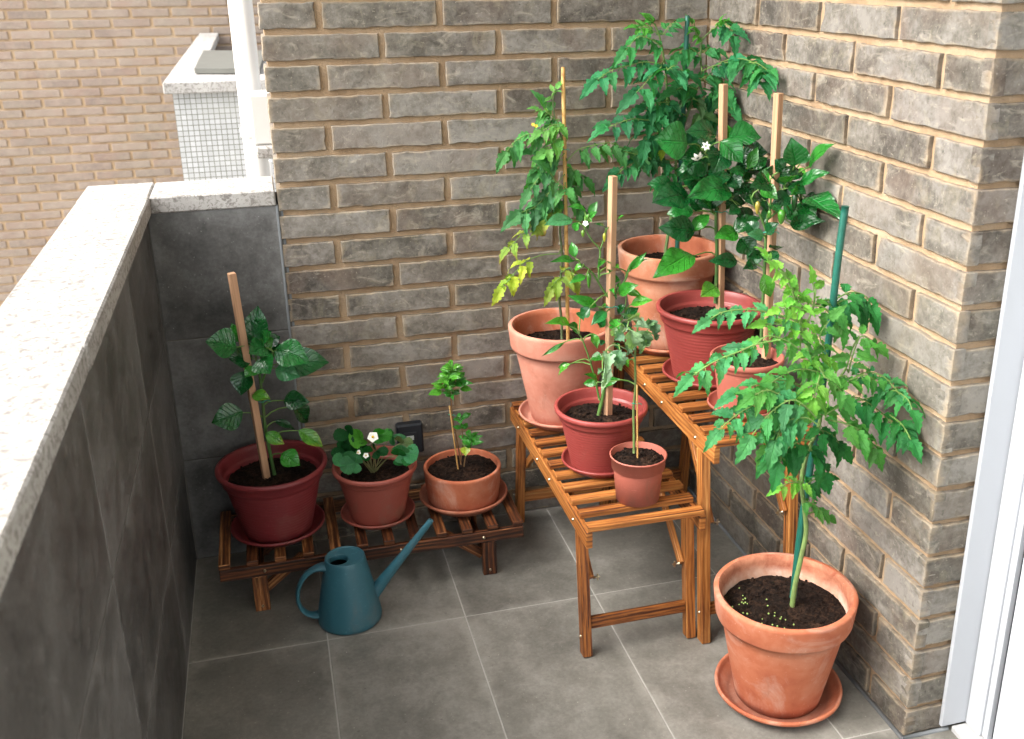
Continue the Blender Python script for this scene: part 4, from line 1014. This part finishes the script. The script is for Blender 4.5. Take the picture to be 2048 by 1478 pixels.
p.done()
# --- big pepper on the tallest bench
y8=C8[1]; X5=lambda x:1180+x/3.359; Y5=lambda y:200+y/3.359
stake('long square wooden stake in the wide red pot on the tallest bench',(1447,168),(1440,606),y8,.0135,STAKE)
p=Plant('pepper_plant','large leaved pepper plant with a hanging white flower, in the wide red pot','pepper plant',(C8[0],C8[1],.595),y8,LEAFG)
p.stem([(1431,606),(1433,560),(1434,500),(1432,450),(1433,405),(1437,360),(1440,320)],.0045,.0026,(.05,.13,.03))
p.stem([(1433,420),(1465,395),(1480,370),(1490,345)],.0026,.0015,(.06,.16,.03)); p.stem([(1437,350),(1420,320),(1405,300)],.002,.0014,(.06,.16,.03)); p.stem([(1438,340),(1460,320),(1475,300)],.002,.0014,(.06,.16,.03))
for a in [(655,300,428,268,150,MG,-.03,-.03),(700,1045,418,1188,115,BG,-.02,-.06),(700,885,458,858,105,DG,-.02,-.03),(690,880,806,772,62,BG,-.02,0),(560,590,383,568,80,DG,.0,.0),(668,652,415,690,120,DG,-.03,-.05),(945,610,655,655,125,MG,-.05,-.08),
 (770,570,600,510,130,DG,-.01,-.02),(930,262,1152,248,125,MG,-.01,-.02),(878,275,1025,425,92,MG,-.03,-.06),(880,340,822,495,100,DG,-.03,-.05),(845,235,640,215,100,DG,.0,.0),(1060,462,1130,312,46,BG,-.04,-.04),(1100,300,985,290,80,DG,0,0),(1145,570,1240,440,62,BG,-.03,-.03),
 (1100,470,1195,385,56,MG,-.02,-.02),(1040,490,925,478,46,MG,-.04,-.05),(1095,805,955,742,66,DG,-.01,-.02),(960,885,1145,788,76,MG,-.03,-.04),(985,890,835,932,76,BG,-.04,-.06),(1010,925,1095,1045,95,MG,.0,-.02),(990,1082,795,1080,62,DG,-.02,-.03),(850,1255,745,1325,82,LG,-.03,-.05),
 (880,680,1045,690,66,DG,.0,.01),(1000,720,930,770,50,MG,-.02,-.03),(720,310,850,260,70,DG,.02,.02),(940,520,1010,590,70,DG,-.04,-.06),(820,520,740,430,90,DG,.01,.01),(860,430,940,380,80,DG,.0,.01),(930,560,1050,540,60,MG,-.03,-.05),(700,430,800,470,90,DG,.0,0),(700,620,800,700,80,DG,.02,.02),(1000,420,1120,480,70,DG,.01,.02),(1060,560,960,640,70,DG,-.02,-.04),(900,470,830,600,90,DG,-.02,-.05)]:
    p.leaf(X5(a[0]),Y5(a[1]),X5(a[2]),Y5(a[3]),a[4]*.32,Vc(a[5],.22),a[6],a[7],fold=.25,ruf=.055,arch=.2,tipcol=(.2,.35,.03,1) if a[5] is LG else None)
p.fill(1450,330,80,75,20,29,(DG,MG,MG,BG)); p.fill(1420,430,50,40,4,30,(DG,MG),dyr=.03)
p.flower(1396,316,12,6,-.07,face=BACKV*.6-UP*.6+V((.2,0,0)),pw=.6,droop=.4,cen=False); p.flower(1412,292,9,6,-.06,face=BACKV-UP*.3,pw=.5,cen=False)
p.flower(1480,362,7,5,-.05,cen=False); p.tie(1437,423,.010,-.003); p.done()
# --- second pepper
y9=C9[1]
stake('square wooden stake nearest the right brick wall, rising behind the front tomato',(1557,186),(1533,690),y9+.01,.0135,STAKE)
p=Plant('pepper_plant','pepper plant with small green fruits on the right stake, in the clay coloured plastic pot','pepper plant',(C9[0],C9[1],.56),y9,LEAFG)
p.stem([(1522,695),(1524,640),(1527,580),(1530,520),(1532,470),(1536,430),(1550,400),(1580,365)],.004,.0018,(.05,.13,.03))
p.stem([(1532,460),(1520,430),(1508,410),(1500,390)],.0024,.0014,(.06,.16,.03)); p.stem([(1540,425),(1542,390),(1540,360)],.0022,.0014,(.06,.16,.03)); p.stem([(1534,440),(1552,425),(1575,400),(1600,385)],.002,.0014,(.08,.2,.04))
for a in [(1375,440,1350,252,98,MG),(1410,430,1448,318,72,MG),(1470,450,1652,293,66,BG),(1405,565,1615,483,62,MG),(1440,655,1690,808,125,MG),(1345,835,1585,812,66,DG),(1150,588,1262,665,66,BG),(1345,645,1225,700,72,DG),(1165,912,1055,902,50,PALE),(1160,1040,1055,1055,42,DG),(1112,1098,1025,1142,52,DG),
 (1165,1170,1205,1325,66,LG),(1400,470,1325,505,66,DG),(1250,470,1320,575,80,DG),(1300,620,1380,560,60,DG),(1420,600,1350,640,50,BG),(1210,640,1130,600,60,DG),(1200,760,1130,690,60,DG),(1250,520,1180,470,70,DG),(1230,1020,1285,990,60,DG),(1300,470,1240,400,70,DG),(1380,470,1450,520,40,LG),(1200,700,1290,760,50,MG)]:
    p.leaf(X5(a[0]),Y5(a[1]),X5(a[2]),Y5(a[3]),a[4]*.32,Vc(a[5],.22),fold=.25,ruf=.05,arch=.18)
p.fill(1560,385,75,60,18,24,(DG,MG,MG,BG)); p.fill(1525,480,25,60,4,24,(DG,),dyr=.03)
p.fruit(X5(1290),Y5(735),8,30,(.05,.2,.02),-.04); p.fruit(X5(1378),Y5(625),6,38,(.012,.05,.012),-.03); p.fruit(X5(1208),Y5(740),4,16,(.06,.2,.02),-.04); p.fruit(X5(1128),Y5(680),5,26,(.25,.2,.03),-.05)
p.tie(1537,464,.010,-.003); p.done()
# --- front tomato
yA=C10[1]
T=at(1691,412,yA+.02); B=at(1586,1188,yA+.005)
mb=MB(); pts=pl([(1691,412,.02),(1676,520,.02),(1653,715,.02),(1626,900,.02),(1601,1060,.01),(1586,1195,.005)],yA); mb.tube(pts,.0062,14)
o=mb.build('plant_stake',GREENST); tag(o,'bright green plastic cane leaning in the large floor pot beside the brick corner','plant stake')
p=Plant('tomato_plant','large light green tomato plant growing from the terracotta pot on the floor','tomato plant',(C10[0]-.0,C10[1],.19),yA,LEAFM)
p.stem([(1583,1222),(1590,1170),(1602,1115),(1612,1064),(1608,1010),(1603,960),(1615,905),(1638,850),(1640,800),(1622,730),(1606,660),(1592,600),(1578,560),(1545,520)],.0052,.002,(.17,.26,.08))
p.stem([(1640,810),(1665,770),(1690,740),(1703,700),(1718,672)],.0022,.0014,(.17,.3,.08)); p.stem([(1606,660),(1625,620),(1632,575)],.002,.0014,(.17,.3,.08))
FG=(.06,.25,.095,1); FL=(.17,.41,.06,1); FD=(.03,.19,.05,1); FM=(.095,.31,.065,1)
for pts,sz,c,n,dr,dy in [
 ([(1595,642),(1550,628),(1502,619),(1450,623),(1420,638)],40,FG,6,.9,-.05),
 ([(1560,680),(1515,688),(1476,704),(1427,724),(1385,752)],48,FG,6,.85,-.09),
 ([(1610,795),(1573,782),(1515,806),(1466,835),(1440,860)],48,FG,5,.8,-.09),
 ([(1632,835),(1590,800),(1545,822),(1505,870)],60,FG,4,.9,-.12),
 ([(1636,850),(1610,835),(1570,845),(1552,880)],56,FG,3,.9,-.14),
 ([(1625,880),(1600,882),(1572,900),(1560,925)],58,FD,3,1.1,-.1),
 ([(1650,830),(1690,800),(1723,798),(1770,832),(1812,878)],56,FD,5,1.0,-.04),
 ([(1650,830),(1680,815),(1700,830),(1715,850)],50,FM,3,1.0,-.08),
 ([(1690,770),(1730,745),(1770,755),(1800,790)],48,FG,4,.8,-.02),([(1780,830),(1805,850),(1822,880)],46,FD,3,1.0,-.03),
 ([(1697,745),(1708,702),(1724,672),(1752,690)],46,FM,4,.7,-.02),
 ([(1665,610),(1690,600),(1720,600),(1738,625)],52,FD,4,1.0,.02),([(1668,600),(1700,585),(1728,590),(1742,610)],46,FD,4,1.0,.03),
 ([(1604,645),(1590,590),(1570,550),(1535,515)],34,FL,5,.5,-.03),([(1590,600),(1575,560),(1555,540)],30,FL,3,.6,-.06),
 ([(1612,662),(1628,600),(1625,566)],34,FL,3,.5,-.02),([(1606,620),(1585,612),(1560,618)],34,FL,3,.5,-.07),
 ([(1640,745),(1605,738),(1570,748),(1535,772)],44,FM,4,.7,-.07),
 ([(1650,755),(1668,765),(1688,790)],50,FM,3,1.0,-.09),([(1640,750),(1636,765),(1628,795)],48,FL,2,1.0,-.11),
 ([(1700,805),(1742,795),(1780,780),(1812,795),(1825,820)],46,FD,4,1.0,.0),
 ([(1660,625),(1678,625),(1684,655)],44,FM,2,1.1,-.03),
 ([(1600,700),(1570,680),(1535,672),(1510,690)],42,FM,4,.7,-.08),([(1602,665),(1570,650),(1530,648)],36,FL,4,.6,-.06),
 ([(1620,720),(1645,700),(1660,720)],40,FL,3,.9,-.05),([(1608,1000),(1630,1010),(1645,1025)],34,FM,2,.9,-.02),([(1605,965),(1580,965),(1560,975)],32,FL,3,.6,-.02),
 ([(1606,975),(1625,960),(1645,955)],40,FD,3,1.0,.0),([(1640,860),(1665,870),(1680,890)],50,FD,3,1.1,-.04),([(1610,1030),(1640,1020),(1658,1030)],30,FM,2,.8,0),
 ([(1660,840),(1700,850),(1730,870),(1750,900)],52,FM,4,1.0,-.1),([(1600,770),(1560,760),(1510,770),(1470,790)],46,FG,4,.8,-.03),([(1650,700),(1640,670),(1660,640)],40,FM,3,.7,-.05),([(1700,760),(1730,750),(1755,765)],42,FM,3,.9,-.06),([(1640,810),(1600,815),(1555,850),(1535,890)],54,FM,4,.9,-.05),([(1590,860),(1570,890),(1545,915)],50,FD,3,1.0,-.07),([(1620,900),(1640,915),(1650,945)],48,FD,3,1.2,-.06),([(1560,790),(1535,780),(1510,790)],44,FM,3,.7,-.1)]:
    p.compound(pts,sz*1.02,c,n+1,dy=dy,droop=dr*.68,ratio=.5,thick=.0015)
p.done()
# ------------------------------------------------------------------ light
wd=bpy.data.worlds.new('World'); sc.world=wd; wd.use_nodes=True; nt=wd.node_tree
sky=nt.nodes.new('ShaderNodeTexSky'); sky.sky_type='NISHITA'; sky.sun_disc=False
EL,AZ=44,-97          # bright patch of the overcast on the left, a little behind the camera
d=V((sin(radians(AZ))*cos(radians(EL)),cos(radians(AZ))*cos(radians(EL)),sin(radians(EL))))
sky.sun_elevation=radians(EL); sky.sun_rotation=radians(AZ); sky.air_density=1.0; sky.dust_density=3.0; sky.ozone_density=.6
hs=nt.nodes.new('ShaderNodeHueSaturation'); hs.inputs['Saturation'].default_value=.3   # overcast: the blue is mostly gone
mt=nt.nodes.new('ShaderNodeMix'); mt.data_type='RGBA'; mt.blend_type='MULTIPLY'; mt.inputs[0].default_value=1; mt.inputs[7].default_value=(1.0,1.0,.985,1)
nt.links.new(sky.outputs[0],hs.inputs['Color']); nt.links.new(hs.outputs[0],mt.inputs[6]); nt.links.new(mt.outputs[2],nt.nodes['Background'].inputs[0]); nt.nodes['Background'].inputs[1].default_value=.115
sd=bpy.data.lights.new('sun','SUN'); sd.energy=.95; sd.angle=radians(50); sd.color=(1,.95,.89); so=bpy.data.objects.new('sun',sd); COL.objects.link(so)
so.rotation_euler=(-d).to_track_quat('-Z','Y').to_euler()
vs=sc.view_settings; vs.view_transform='Standard'; vs.look='None'; vs.gamma=1; vs.use_curve_mapping=False; vs.exposure=2.5
sc.render.engine='CYCLES'; sc.cycles.max_bounces=8; sc.cycles.diffuse_bounces=5
sc.render.resolution_x=1024; sc.render.resolution_y=739
# face directions that have to be consistent
import bmesh
for o in bpy.data.objects:
    if o.type=='MESH' and o.name.startswith(('cladding','pot_','dish','body','spout','handle','lid','drainpipe','housing')):
        bm=bmesh.new(); bm.from_mesh(o.data); bmesh.ops.recalc_face_normals(bm,faces=bm.faces); bm.to_mesh(o.data); bm.free()
